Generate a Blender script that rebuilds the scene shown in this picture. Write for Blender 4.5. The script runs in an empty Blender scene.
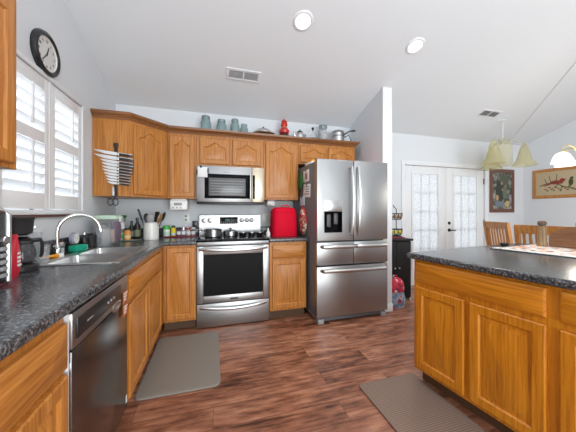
import bpy, bmesh, math, random
from mathutils import Vector, Matrix
R = math.radians
random.seed(7)
S = bpy.context.scene
COL = S.collection

# ---------------------------------------------------------------- camera, world, light, exposure
cam = bpy.data.cameras.new('camera'); cam.sensor_width = 36; cam.lens = 36 * 256 / 576
cam.shift_y = -4 / 576; cam.clip_start = .03
co = bpy.data.objects.new('camera', cam); COL.objects.link(co)
co.location = (0, 0, 1.21); co.rotation_euler = (R(90), 0, R(-16.3)); S.camera = co
S.view_settings.view_transform = 'Standard'; S.view_settings.look = 'None'
S.view_settings.gamma = 1; S.view_settings.exposure = 0.0
S.cycles.use_denoising = True; S.cycles.max_bounces = 8; S.cycles.sample_clamp_indirect = 6
S.cycles.transparent_max_bounces = 16
w = bpy.data.worlds.new('sky'); S.world = w; w.use_nodes = True
w.node_tree.nodes['Background'].inputs[0].default_value = (.93, .96, 1, 1)
w.node_tree.nodes['Background'].inputs[1].default_value = 1.7

def area(name, loc, rot, sx, sy, power, col=(1, 1, 1)):
    l = bpy.data.lights.new(name, 'AREA'); l.shape = 'RECTANGLE'; l.size = sx; l.size_y = sy
    l.energy = power; l.color = col
    o = bpy.data.objects.new(name, l); COL.objects.link(o); o.location = loc; o.rotation_euler = rot
    return o
# added fill light behind the camera, tilted up to even out the ceiling
area('rear_fill_light', (1.35, -3.5, 1.1), (R(110), 0, 0), 3.7, 1.9, 200, (.93, .99, 1))
area('side_window_daylight', (-2.2, 2.15, 2.2), (0, R(-65), 0), 1.6, 1.6, 70, (.95, .98, 1))
# added lamp pointing up behind the camera to brighten the vaulted ceiling
area('ceiling_fill_light', (1.3, -1.3, 1.75), (R(180), 0, 0), 1.6, 1.6, 45, (.93, .99, 1))

# ---------------------------------------------------------------- materials
def pm(name, col, rough=.5, metal=0, **k):
    m = bpy.data.materials.new(name); m.use_nodes = True
    b = m.node_tree.nodes['Principled BSDF']
    b.inputs['Base Color'].default_value = (*col, 1); b.inputs['Roughness'].default_value = rough
    b.inputs['Metallic'].default_value = metal
    for a, v in k.items(): b.inputs[a].default_value = v
    return m
def nodes(m): return m.node_tree.nodes, m.node_tree.links, m.node_tree.nodes['Principled BSDF']
def ramp(n, stops):
    r = n.new('ShaderNodeValToRGB'); e = r.color_ramp.elements
    while len(e) < len(stops): e.new(.5)
    for i, (p, c) in enumerate(stops): e[i].position = p; e[i].color = (*c, 1)
    return r
def coords(m, scale, kind='Object', rnd=True):
    n, l, b = nodes(m)
    tc = n.new('ShaderNodeTexCoord'); mp = n.new('ShaderNodeMapping'); mp.inputs['Scale'].default_value = scale
    l.new(tc.outputs[kind], mp.inputs[0])
    if rnd:
        oi = n.new('ShaderNodeObjectInfo'); mu = n.new('ShaderNodeMath'); mu.operation = 'MULTIPLY'; mu.inputs[1].default_value = 37
        l.new(oi.outputs['Random'], mu.inputs[0]); l.new(mu.outputs[0], mp.inputs['Location'])
    return mp
def noise(m, mp, scale, detail=4, rough=.6):
    n, l, b = nodes(m); t = n.new('ShaderNodeTexNoise'); t.inputs['Scale'].default_value = scale
    t.inputs['Detail'].default_value = detail; t.inputs['Roughness'].default_value = rough
    l.new(mp.outputs[0], t.inputs['Vector']); return t
def bump(m, src, strength, dist=.002):
    n, l, b = nodes(m); bp = n.new('ShaderNodeBump'); bp.inputs['Strength'].default_value = strength
    bp.inputs['Distance'].default_value = dist; l.new(src, bp.inputs['Height']); l.new(bp.outputs[0], b.inputs['Normal'])
def wood(name, axis, dark, mid, light, rough=.38):
    m = pm(name, mid, rough); n, l, b = nodes(m)
    s = [62, 62, 62]; s[axis] = 2.6
    t = noise(m, coords(m, s), 1.0, 5, .62)
    s2 = [170, 170, 170]; s2[axis] = 5
    t2 = noise(m, coords(m, s2), 1.0, 2, .5)
    mx = n.new('ShaderNodeMath'); mx.operation = 'MULTIPLY_ADD'; mx.inputs[1].default_value = .35
    ad = n.new('ShaderNodeMath'); ad.operation = 'MULTIPLY'; ad.inputs[1].default_value = .72
    l.new(t.outputs['Fac'], ad.inputs[0]); l.new(t2.outputs['Fac'], mx.inputs[0]); l.new(ad.outputs[0], mx.inputs[2])
    r = ramp(n, [(.36, dark), (.53, mid), (.7, light)]); l.new(mx.outputs[0], r.inputs[0])
    l.new(r.outputs[0], b.inputs['Base Color']); bump(m, mx.outputs[0], .15)
    return m
OD, OM, OL = (.27, .085, .012), (.47, .178, .03), (.58, .25, .058)
OAK = [wood('oak_grain_' + 'xyz'[i], i, OD, OM, OL) for i in range(3)]
ID, IM, IL = (.34, .1, .004), (.57, .195, .008), (.68, .27, .02)
IOAK = [wood('honey_oak_grain_' + 'xyz'[i], i, ID, IM, IL) for i in range(3)]
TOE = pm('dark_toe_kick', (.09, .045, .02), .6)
CHAIRW = wood('chair_wood', 2, (.3, .12, .03), (.5, .22, .06), (.62, .3, .09), .35)
RUSTIC = wood('rustic_brown_wood', 0, (.1, .04, .018), (.22, .1, .045), (.32, .16, .08), .5)
MILLW = wood('mill_wood', 2, (.14, .08, .035), (.3, .19, .09), (.42, .29, .16), .45)

WALL = pm('wall_paint', (.72, .75, .785), .85)
CEIL = pm('ceiling_paint', (.79, .825, .86), .9)
bump(CEIL, noise(CEIL, coords(CEIL, (1, 1, 1), rnd=False), 60, 4).outputs['Fac'], .12, .004)
bump(WALL, noise(WALL, coords(WALL, (1, 1, 1), rnd=False), 70, 3).outputs['Fac'], .06, .003)
WHITE = pm('white_trim_paint', (.79, .81, .835), .4)
SHUT = pm('white_shutter', (.86, .87, .88), .4)
LOUV = pm('white_vinyl_louver', (.9, .91, .92), .4); _n, _l, _b = nodes(LOUV)
_t = _n.new('ShaderNodeBsdfTranslucent'); _t.inputs[0].default_value = (.9, .92, .94, 1); _m = _n.new('ShaderNodeMixShader'); _m.inputs[0].default_value = .4
_l.new(_b.outputs[0], _m.inputs[1]); _l.new(_t.outputs[0], _m.inputs[2]); _l.new(_m.outputs[0], _n['Material Output'].inputs[0])
SILL = pm('brown_sill_edge', (.16, .06, .045), .5)
STEEL = pm('brushed_steel', (.4, .405, .41), .34, 1)
_n, _l, _b = nodes(STEEL); _t = noise(STEEL, coords(STEEL, (2, 2, 260)), 1, 3)
_r = ramp(_n, [(.3, (.35,) * 3), (.7, (.4,) * 3)]); _l.new(_t.outputs['Fac'], _r.inputs[0]); _l.new(_r.outputs[0], _b.inputs['Roughness'])
STEELB = pm('bright_steel', (.66, .66, .66), .28, 1)
DSTEEL = pm('dark_stainless', (.25, .25, .255), .25, 1)
CHROME = pm('chrome', (.75, .75, .75), .1, 1)
SINKM = pm('sink_steel', (.6, .6, .6), .3, 1)
FSIDE = pm('fridge_grey_side', (.13, .135, .145), .45)
BLACK = pm('black_plastic', (.016, .016, .017), .32)
BLKG = pm('black_glass', (.006, .006, .007), .08, **{'Specular IOR Level': .1})
MATTB = pm('matt_black', (.02, .02, .021), .6)
BCAB = pm('black_painted_wood', (.009, .009, .01), .45, **{'Specular IOR Level': .3})
WPL = pm('white_plastic', (.82, .82, .8), .35)
GREYP = pm('grey_plastic', (.3, .3, .31), .4)
CERAM = pm('white_ceramic', (.78, .77, .74), .25)
IRON = pm('dark_iron', (.035, .028, .024), .5, .4)
BRONZE = pm('dark_bronze', (.05, .045, .04), .4, .8)
BRASS = pm('antique_brass', (.62, .5, .22), .3, 1)
RED = pm('red_fabric', (.68, .004, .028), .7, **{'Specular IOR Level': .15})
REDP = pm('red_foil', (.62, .015, .04), .35)
REDG = pm('red_glass', (.55, .03, .02), .15)
TEAL = pm('teal_sponge', (.0, .36, .22), .8)
ORANGE = pm('orange_plastic', (.85, .36, .02), .4)
GREEN = pm('green_plastic', (.06, .5, .06), .4)
DGREEN = pm('green_cloth', (.03, .13, .035), .85)
LGREEN = pm('pale_green_plastic', (.55, .72, .58), .4)
YEL = pm('yellow_plastic', (.8, .62, .03), .4)
AMBER = pm('amber_sauce', (.72, .3, .05), .3)
PURPLE = pm('purple_foil', (.16, .05, .14), .4)
PINK = pm('tan_pink_paper', (.6, .4, .34), .6)
PAPER = pm('white_paper', (.8, .8, .8), .7)
INK = pm('grey_ink', (.22, .24, .28), .7)
BLUEP = pm('pale_blue_paper', (.5, .6, .68), .7)
def glass(name, col, rough=.05, a=.3):
    m = pm(name, col, rough); n, l, b = nodes(m)
    tr = n.new('ShaderNodeBsdfTransparent'); tr.inputs[0].default_value = (*[.6 + .4 * c for c in col], 1)
    mx = n.new('ShaderNodeMixShader'); mx.inputs[0].default_value = a
    l.new(tr.outputs[0], mx.inputs[1]); l.new(b.outputs[0], mx.inputs[2])
    l.new(mx.outputs[0], n['Material Output'].inputs[0]); return m
CLEAR = glass('clear_glass', (.8, .83, .85), .05, .18)
AQUA = glass('aqua_glass', (.42, .57, .59), .08, .42)
PLASTIC = glass('clear_plastic', (.8, .82, .82), .15, .1)
AMBERG = glass('see_through_amber', (.8, .77, .56), .4, .2)
def emit(name, col, s):
    m = bpy.data.materials.new(name); m.use_nodes = True; n = m.node_tree.nodes; n.clear()
    e = n.new('ShaderNodeEmission'); e.inputs[0].default_value = (*col, 1); e.inputs[1].default_value = s
    o = n.new('ShaderNodeOutputMaterial'); m.node_tree.links.new(e.outputs[0], o.inputs[0]); return m
LENS = emit('lit_lamp_lens', (1, .97, .92), 9)
SHADE = emit('lit_white_shade', (1, .95, .84), 2.6)
# laminate counter: dark with pale speckles
def laminate():
    m = pm('speckled_dark_laminate', (.05, .05, .052), .2); n, l, b = nodes(m)
    t = noise(m, coords(m, (1, 1, 1), rnd=False), 95, 3, .7)
    r = ramp(n, [(.3, (.014, .014, .017)), (.48, (.045, .047, .052)), (.58, (.12, .125, .135)), (.72, (.34, .34, .35))])
    l.new(t.outputs['Fac'], r.inputs[0]); l.new(r.outputs[0], b.inputs['Base Color']); return m
LAM = laminate()
def floorm():
    m = pm('wood_plank_floor', (.2, .1, .06), .36); n, l, b = nodes(m)
    mp = coords(m, (1, 1, 1), rnd=False)
    br = n.new('ShaderNodeTexBrick'); br.offset = .37; br.inputs['Scale'].default_value = 1
    br.inputs['Brick Width'].default_value = 1.22; br.inputs['Row Height'].default_value = .165
    br.inputs['Mortar Size'].default_value = .0012; br.inputs['Mortar Smooth'].default_value = .2; br.inputs['Bias'].default_value = 0
    br.inputs['Color1'].default_value = (.0, 0, 0, 1); br.inputs['Color2'].default_value = (1, 1, 1, 1); br.inputs['Mortar'].default_value = (.3, .3, .3, 1)
    l.new(mp.outputs[0], br.inputs['Vector'])
    # each plank shifts the grain lookup so streaks break at the joints
    ad = n.new('ShaderNodeVectorMath'); ad.operation = 'MULTIPLY_ADD'; ad.inputs[1].default_value = (7, 3, 5)
    l.new(br.outputs['Color'], ad.inputs[0]); l.new(mp.outputs[0], ad.inputs[2])
    mp2 = n.new('ShaderNodeMapping'); mp2.inputs['Scale'].default_value = (2.4, 30, 1); l.new(ad.outputs[0], mp2.inputs[0])
    t = noise(m, mp2, 1.3, 7, .68)
    mp3 = n.new('ShaderNodeMapping'); mp3.inputs['Scale'].default_value = (2.6, 7, 1); l.new(ad.outputs[0], mp3.inputs[0])
    t2 = noise(m, mp3, 1.6, 4, .6)
    mx = n.new('ShaderNodeMath'); mx.operation = 'MULTIPLY_ADD'; mx.inputs[1].default_value = .55
    l.new(t.outputs['Fac'], mx.inputs[0])
    m2 = n.new('ShaderNodeMath'); m2.operation = 'MULTIPLY_ADD'; m2.inputs[1].default_value = .5; m2.inputs[2].default_value = -.03
    l.new(t2.outputs['Fac'], m2.inputs[0]); l.new(m2.outputs[0], mx.inputs[2])
    m3 = n.new('ShaderNodeMath'); m3.operation = 'MULTIPLY_ADD'; m3.inputs[1].default_value = .07
    l.new(br.outputs['Color'], m3.inputs[0]); l.new(mx.outputs[0], m3.inputs[2])
    r = ramp(n, [(.38, (.06, .022, .012)), (.46, (.18, .067, .037)), (.54, (.3, .12, .068)), (.66, (.48, .235, .14))])
    l.new(m3.outputs[0], r.inputs[0])
    mm = n.new('ShaderNodeMix'); mm.data_type = 'RGBA'; l.new(br.outputs['Fac'], mm.inputs['Factor'])
    l.new(r.outputs[0], mm.inputs[6]); mm.inputs[7].default_value = (.05, .022, .015, 1)
    l.new(mm.outputs[2], b.inputs['Base Color']); bump(m, mx.outputs[0], .12); return m
FLOOR = floorm()
def weave(name, a, bcol, sc):
    m = pm(name, a, .8); n, l, b = nodes(m)
    c = n.new('ShaderNodeTexChecker'); c.inputs['Scale'].default_value = sc
    c.inputs['Color1'].default_value = (*a, 1); c.inputs['Color2'].default_value = (*bcol, 1)
    mp = coords(m, (1, 1, 1), rnd=False); mp.inputs['Rotation'].default_value = (0, 0, R(45))
    l.new(mp.outputs[0], c.inputs['Vector'])
    l.new(c.outputs['Color'], b.inputs['Base Color']); bump(m, c.outputs['Fac'], .4, .003); return m
GMAT = pm('grey_foam_mat', (.225, .2, .175), .6)
BMAT = weave('brown_woven_mat', (.16, .108, .085), (.27, .19, .15), 105)
def patches(name, sc, stops, rough=.7, kind='Object', mapscale=(1, 1, 1)):
    m = pm(name, stops[0][1], rough); n, l, b = nodes(m)
    v = n.new('ShaderNodeTexVoronoi'); v.inputs['Scale'].default_value = sc
    l.new(coords(m, mapscale, kind, False).outputs[0], v.inputs['Vector'])
    sp = n.new('ShaderNodeSeparateColor'); l.new(v.outputs['Color'], sp.inputs[0])
    r = ramp(n, stops); r.color_ramp.interpolation = 'CONSTANT'; l.new(sp.outputs[0], r.inputs[0])
    l.new(r.outputs[0], b.inputs['Base Color']); return m
MITT = patches('printed_cotton', 34, [(0, (.55, .03, .04)), (.35, (.7, .62, .5)), (.6, (.05, .09, .05)), (.75, (.45, .05, .05)), (.88, (.35, .22, .08))])
FLORAL = patches('red_floral_cloth', 30, [(0, (.6, .03, .06)), (.4, (.75, .5, .5)), (.55, (.45, .02, .05)), (.85, (.2, .02, .06))])
FLORALB = patches('blue_grey_floral_cloth', 30, [(0, (.24, .3, .38)), (.45, (.4, .46, .52)), (.7, (.14, .18, .26)), (.92, (.55, .05, .1))])
BOARD = patches('red_white_print', 26, [(0, (.82, .8, .76)), (.5, (.75, .32, .2)), (.72, (.85, .6, .45)), (.9, (.2, .1, .1))])
BOARDW = patches('white_print', 42, [(0, (.82, .82, .8)), (.8, (.5, .25, .2)), (.9, (.15, .15, .17))])
PAINTING = patches('dark_portrait_print', 16, [(0, (.07, .08, .06)), (.3, (.24, .24, .24)), (.45, (.13, .16, .13)), (.62, (.33, .32, .3)), (.8, (.12, .13, .18)), (.92, (.3, .24, .14))], .5)
LINEN = pm('tan_linen', (.52, .42, .27), .8)
BIRDR = pm('embroidered_red', (.3, .04, .03), .8); BIRDD = pm('embroidered_dark_green', (.06, .08, .03), .8)
DKFRAME = wood('walnut_frame', 2, (.06, .022, .016), (.15, .065, .045), (.22, .1, .07))
def lace():
    m = bpy.data.materials.new('lace_curtain'); m.use_nodes = True; n, l = m.node_tree.nodes, m.node_tree.links; n.clear()
    o = n.new('ShaderNodeOutputMaterial'); t = n.new('ShaderNodeBsdfTranslucent'); d = n.new('ShaderNodeBsdfDiffuse')
    tc = n.new('ShaderNodeTexCoord'); v = n.new('ShaderNodeTexNoise'); v.inputs['Scale'].default_value = 40; v.inputs['Detail'].default_value = 3
    l.new(tc.outputs['Object'], v.inputs['Vector'])
    r = ramp(n, [(.38, (.77, .79, .81)), (.54, (.92, .93, .94))]); l.new(v.outputs['Fac'], r.inputs[0])
    l.new(r.outputs[0], t.inputs[0]); l.new(r.outputs[0], d.inputs[0])
    mx = n.new('ShaderNodeMixShader'); mx.inputs[0].default_value = .35
    l.new(t.outputs[0], mx.inputs[1]); l.new(d.outputs[0], mx.inputs[2]); l.new(mx.outputs[0], o.inputs[0]); return m
LACE = lace()

# ---------------------------------------------------------------- mesh helpers
class MB:
    def __init__(s): s.bm = bmesh.new()
    def box(s, x0, x1, y0, y1, z0, z1, bev=0, seg=2, M=None):
        g = bmesh.ops.create_cube(s.bm, size=1)['verts']
        for v in g: v.co = Vector((x0 + (v.co.x + .5) * (x1 - x0), y0 + (v.co.y + .5) * (y1 - y0), z0 + (v.co.z + .5) * (z1 - z0)))
        if bev:
            es = list({e for v in g for e in v.link_edges})
            r = bmesh.ops.bevel(s.bm, geom=es, offset=bev, segments=seg, affect='EDGES', profile=.5); g = list({v for f in r['faces'] for v in f.verts} | {v for v in g if v.is_valid})
        if M is not None: bmesh.ops.transform(s.bm, matrix=M, verts=[v for v in g if v.is_valid])
        return s
    def rings(s, rings, cap=True, closed=False):
        V = [[s.bm.verts.new(p) for p in r] for r in rings]; n = len(V[0])
        rng = range(len(V)) if closed else range(len(V) - 1)
        for i in rng:
            a, b = V[i], V[(i + 1) % len(V)]
            for j in range(n): s.bm.faces.new((a[j], a[(j + 1) % n], b[(j + 1) % n], b[j]))
        if cap and not closed: s.bm.faces.new(V[0][::-1]); s.bm.faces.new(V[-1])
        return s
    def tube(s, pts, r, seg=10, cap=True, closed=False):
        P = [Vector(p) for p in pts]; N = len(P); rs = r if isinstance(r, (list, tuple)) else [r] * N
        out = []; up = None
        for i in range(N):
            if closed: t = P[(i + 1) % N] - P[i - 1]
            else: t = P[min(i + 1, N - 1)] - P[max(i - 1, 0)]
            t.normalize()
            if up is None:
                up = Vector((0, 0, 1)) if abs(t.z) < .9 else Vector((1, 0, 0))
            a = up - t * up.dot(t); a.normalize(); up = a; b = t.cross(a)
            out.append([P[i] + (a * math.cos(k * 2 * math.pi / seg) + b * math.sin(k * 2 * math.pi / seg)) * rs[i] for k in range(seg)])
        return s.rings(out, cap, closed)
    def cyl(s, p0, p1, r0, r1=None, seg=20): return s.tube([p0, p1], [r0, r0 if r1 is None else r1], seg)
    def lathe(s, prof, c=(0, 0, 0), seg=24, M=None):
        rg = [[Vector((max(r, .0004) * math.cos(2 * math.pi * k / seg), max(r, .0004) * math.sin(2 * math.pi * k / seg), z)) for k in range(seg)] for r, z in prof]
        rg = [[(M @ p if M is not None else p) + Vector(c) for p in ring] for ring in rg]
        return s.rings(rg)
    def ball(s, c, rad, seg=16):
        g = bmesh.ops.create_uvsphere(s.bm, u_segments=seg, v_segments=seg // 2 + 2, radius=1)['verts']
        if not hasattr(rad, '__len__'): rad = (rad,) * 3
        for v in g: v.co = Vector((c[0] + v.co.x * rad[0], c[1] + v.co.y * rad[1], c[2] + v.co.z * rad[2]))
        return s
    def prism(s, pts, ax, a, b):
        def P(p, t): return [Vector((t, p[0], p[1])), Vector((p[0], t, p[1])), Vector((p[0], p[1], t))][ax]
        return s.rings([[P(p, a) for p in pts], [P(p, b) for p in pts]])
    def torus(s, c, Rr, r, n=28, seg=8, M=None):
        pts = [Vector((Rr * math.cos(2 * math.pi * i / n), Rr * math.sin(2 * math.pi * i / n), 0)) for i in range(n)]
        return s.tube([(M @ p if M is not None else p) + Vector(c) for p in pts], r, seg, closed=True)

def build(name, mb, m, parent=None, label=None, ang=35):
    me = bpy.data.meshes.new(name); bmesh.ops.recalc_face_normals(mb.bm, faces=mb.bm.faces[:])
    mb.bm.to_mesh(me); mb.bm.free(); me.shade_smooth(); me.set_sharp_from_angle(angle=R(ang)); me.materials.append(m)
    o = bpy.data.objects.new(name, me); COL.objects.link(o)
    if parent is not None: o.parent = parent
    if label: o['label'] = label
    return o
def thing(name, label, cat, loc=(0, 0, 0), rz=0, group=None):
    o = bpy.data.objects.new(name, None); COL.objects.link(o); o.empty_display_size = .1
    o.location = loc; o.rotation_euler = (0, 0, R(rz)); o['label'] = label; o['category'] = cat
    if group: o['group'] = group
    return o
def one(name, label, cat, mb, m, loc=(0, 0, 0), rz=0, group=None, ang=35):
    o = build(name, mb, m, None, label, ang); o.location = loc; o.rotation_euler = (0, 0, R(rz)); o['category'] = cat
    if group: o['group'] = group
    return o
def struct(name, mb, m, parent=None, label=None):
    o = build(name, mb, m, parent)
    if parent is None: o['kind'] = 'structure'
    return o
def copy_tree(o, loc, label, rz=None, group=None):
    c = o.copy(); COL.objects.link(c); c.location = loc; c['label'] = label
    if rz is not None: c.rotation_euler = (0, 0, R(rz))
    def kids(src, dst):
        for ch in list(src.children):
            d = ch.copy(); COL.objects.link(d); d.parent = dst; kids(ch, d)
    kids(o, c); return c
def text_mesh(txt, size, M, depth=.0006):
    cu = bpy.data.curves.new('t', 'FONT'); cu.body = txt; cu.size = size; cu.align_x = 'CENTER'; cu.align_y = 'CENTER'; cu.extrude = depth
    o = bpy.data.objects.new('t', cu); me = o.to_mesh(); b = bmesh.new(); b.from_mesh(me); o.to_mesh_clear()
    bmesh.ops.transform(b, matrix=M, verts=b.verts[:]); me2 = bpy.data.meshes.new('t'); b.to_mesh(me2); b.free()
    bpy.data.objects.remove(o); bpy.data.curves.remove(cu); return me2

# ---------------------------------------------------------------- room shell
XL, XR, YB, YF = -1.09, 5.68, 3.43, -3.6
CS, CZ, RIDGE = .338, 2.47, -.6
cz = lambda y: CZ + CS * (YB - y) if y > RIDGE else CZ + CS * (YB - RIDGE) - CS * (RIDGE - y)
m = MB(); m.box(XL - .15, XR + .15, YF - .15, YB + .15, -.08, 0); struct('floor', m, FLOOR)
m = MB()
for a, b in ((YB + .15, RIDGE), (RIDGE, YF - .15)):
    m.prism([(a, cz(a)), (b, cz(b)), (b, cz(b) + .1), (a, cz(a) + .1)], 0, XL - .15, XR + .15)
struct('ceiling', m, CEIL)
WY0, WY1, WZ0, WZ1 = 1.70, 2.60, 1.225, 2.11
def gable(m, x0, x1, y0, y1, z0):
    ys = sorted({y0, y1} | ({RIDGE} if y0 < RIDGE < y1 else set()))
    m.prism([(y0, z0), (y1, z0)] + [(y, cz(y)) for y in reversed(ys)], 0, x0, x1)
m = MB(); gable(m, XL - .12, XL, YF, WY0, 0); gable(m, XL - .12, XL, WY1, YB + .12, 0)
m.box(XL - .12, XL, WY0, WY1, 0, WZ0); gable(m, XL - .12, XL, WY0, WY1, WZ1); struct('wall_left', m, WALL)
m = MB(); gable(m, XR, XR + .12, YF, YB + .12, 0); struct('wall_right', m, WALL)
DX0, DX1, DZ = 2.955, 4.69, 1.975
m = MB(); m.box(XL, DX0, YB, YB + .12, 0, CZ); m.box(DX1, XR, YB, YB + .12, 0, CZ); m.box(DX0, DX1, YB, YB + .12, DZ, CZ); struct('wall_back', m, WALL)
m = MB(); m.box(XL, -.55, YF - .12, YF, 0, cz(YF)); m.box(3.25, XR, YF - .12, YF, 0, cz(YF)); m.box(-.55, 3.25, YF - .12, YF, 2.35, cz(YF)); struct('wall_rear', m, WALL)
SX0, SX1, SY = 1.972, 2.09, 2.655
m = MB(); gable(m, SX0, SX1, SY, YB, 0); struct('wall_center', m, WALL)
m = MB(); m.box(SX0 - .004, SX1 + .006, SY - .012, SY + .02, .09, cz(SY) - .005, .003); struct('trim_1', m, WHITE)
m = MB(); m.box(SX0 - .01, SX1 + .014, SY - .02, SY, 0, .095, .004); m.box(SX1, SX1 + .014, SY, YB, 0, .095, .004); struct('baseboard_center', m, WHITE)
m = MB(); m.box(SX1 + .014, DX0 - .07, YB - .014, YB, 0, .095, .004); m.box(DX1 + .07, XR, YB - .014, YB, 0, .095, .004); struct('baseboard_back', m, WHITE)
m = MB(); m.box(XR - .014, XR, YF, YB - .014, 0, .095, .004); struct('baseboard_right', m, WHITE)

# window on the left wall with plantation shutters
win = bpy.data.objects.new('window_1', None); COL.objects.link(win); win['kind'] = 'structure'
m = MB(); x0, x1 = XL, XL + .018
m.box(x0, x1, WY0 - .03, WY0, WZ0 - .02, WZ1 + .03, .003); m.box(x0, x1, WY1, WY1 + .03, WZ0 - .02, WZ1 + .03, .003)
m.box(x0, x1, WY0, WY1, WZ1, WZ1 + .03, .003); build('casing', m, WHITE, win)
m = MB(); m.box(XL - .1, XL + .03, WY0 - .05, WY1 + .045, WZ0 - .032, WZ0 - .004, .004); build('sill', m, WHITE, win)
m = MB(); m.box(XL, XL + .02, WY0 - .05, WY1 + .03, WZ0 - .05, WZ0 - .032, .003); build('sill_apron', m, SILL, win, 'dark brown strip under the sill')
m = MB()
m.box(XL - .12, XL - .09, WY0, WY1, WZ0, WZ0 + .03); m.box(XL - .12, XL - .09, WY0, WY1, WZ1 - .03, WZ1)
m.box(XL - .12, XL - .09, WY0, WY0 + .03, WZ0, WZ1); m.box(XL - .12, XL - .09, WY1 - .03, WY1, WZ0, WZ1); m.box(XL - .12, XL - .09, 2.13, 2.17, WZ0, WZ1)
build('sash', m, WHITE, win)
m = MB(); m.box(XL - .108, XL - .104, WY0 + .03, WY1 - .03, WZ0 + .03, WZ1 - .03); build('pane', m, glass('window_glass', (.9, .93, .95), .02, .08), win)
WM = 2.165
for a, b in ((WY0 + .002, WM - .012), (WM + .012, WY1 - .002)):
    m = MB(); fx0, fx1 = XL - .03, XL + .006
    zb, zt, rl, rm = WZ0 + .004, WZ1 - .004, .105, .075; zm = 1.705; st = .047
    m.box(fx0, fx1, a, a + st, zb, zt, .003); m.box(fx0, fx1, b - st, b, zb, zt, .003)
    for p, q in ((zb, zb + rl), (zt - .085, zt), (zm - rm / 2, zm + rm / 2)): m.box(fx0, fx1, a + st, b - st, p, q, .002)
    sh = build('shutter', m, SHUT, win)
    for p, q in ((zb + rl, zm - rm / 2), (zm + rm / 2, zt - .085)):
        n = round((q - p) / .066); m = MB()
        for i in range(n):
            zc = p + (i + .5) * (q - p) / n
            M = Matrix.Translation((XL - .012, 0, zc)) @ Matrix.Rotation(R(-48), 4, 'Y')
            m.box(-.036, .036, a + st, b - st, -.0045, .0045, .003, M=M)
        build('louvers', m, LOUV, sh)
        m = MB(); yc = (a + b) / 2 + .02; m.box(XL + .022, XL + .034, yc - .007, yc + .007, p + .015, q - .01, .002); build('tilt_rod', m, SHUT, sh)
m = MB(); m.box(XL - .03, XL + .008, WM - .012, WM + .012, WZ0, WZ1, .002); build('mullion', m, SHUT, win)

# french doors on the back wall
m = MB()
for a, b in ((DX0 - .065, DX0), (DX1, DX1 + .065)): m.box(a, b, YB - .018, YB, 0, DZ + .065, .004)
m.box(DX0, DX1, YB - .018, YB, DZ, DZ + .065, .004); struct('trim_2', m, WHITE)
DM = (DX0 + DX1) / 2
for k, (a, b) in enumerate(((DX0 + .006, DM - .003), (DM + .003, DX1 - .006))):
    d = bpy.data.objects.new('door_%d' % (k + 1), None); COL.objects.link(d); d['kind'] = 'structure'
    g0, g1, gz0, gz1 = a + .17, b - .17, .28, 1.84
    m = MB(); y0, y1 = YB + .012, YB + .052
    m.box(a, g0, y0, y1, .01, DZ - .006, .002); m.box(g1, b, y0, y1, .01, DZ - .006, .002)
    m.box(g0, g1, y0, y1, .01, gz0, .002); m.box(g0, g1, y0, y1, gz1, DZ - .006, .002); build('door_leaf', m, WHITE, d)
    m = MB()
    for p, q, r_, s_ in ((g0 - .03, g0 + .005, gz0 - .03, gz1 + .03), (g1 - .005, g1 + .03, gz0 - .03, gz1 + .03)): m.box(p, q, y0 - .012, y0 + .003, r_, s_, .003)
    for r_, s_ in ((gz0 - .03, gz0 + .005), (gz1 - .005, gz1 + .03)): m.box(g0, g1, y0 - .012, y0 + .003, r_, s_, .003)
    build('glazing_bead', m, WHITE, d)
    m = MB()
    for i in (1, 2): x = g0 + (g1 - g0) * i / 3; m.box(x - .009, x + .009, y0 + .016, y0 + .03, gz0, gz1)
    for i in range(1, 5): z = gz0 + (gz1 - gz0) * i / 5; m.box(g0, g1, y0 + .016, y0 + .03, z - .009, z + .009)
    build('muntins', m, WHITE, d)
    m = MB(); N = 40; yy = lambda i: y0 + .008 + .003 * math.sin(i * 1.15)
    m.rings([[Vector((g0 + (g1 - g0) * i / N, yy(i), gz0)), Vector((g0 + (g1 - g0) * i / N, yy(i), gz1)), Vector((g0 + (g1 - g0) * i / N, yy(i) + .001, gz1)), Vector((g0 + (g1 - g0) * i / N, yy(i) + .001, gz0))] for i in range(N + 1)])
    build('lace_curtain', m, LACE, d, 'white lace curtain stretched over the pane')
    m = MB(); m.box(g0, g1, y0 + .02, y0 + .024, gz0, gz1); build('pane', m, bpy.data.materials['window_glass'], d)
    xh = a + .004 if k == 0 else b - .004
    for z in (.25, 1.02, 1.76):
        m = MB(); m.cyl((xh, YB + .006, z - .05), (xh, YB + .006, z + .05), .008, seg=10); build('hinge', m, BRONZE, d)
    if k == 1:
        x = a + .06
        m = MB(); m.lathe([(.028, 0), (.028, .008), (.012, .01), (.011, .04)], (x, y0, .9), 16, Matrix.Rotation(R(90), 4, 'X')); m.tube([(x, y0 - .04, .9), (x + .05, y0 - .042, .9), (x + .1, y0 - .04, .895)], .009, 8); build('lever_handle', m, BRONZE, d)
        m = MB(); m.lathe([(.027, 0), (.027, .01), (.015, .014), (.012, .024)], (x, y0, 1.02), 16, Matrix.Rotation(R(90), 4, 'X')); build('deadbolt', m, BRONZE, d)

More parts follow.
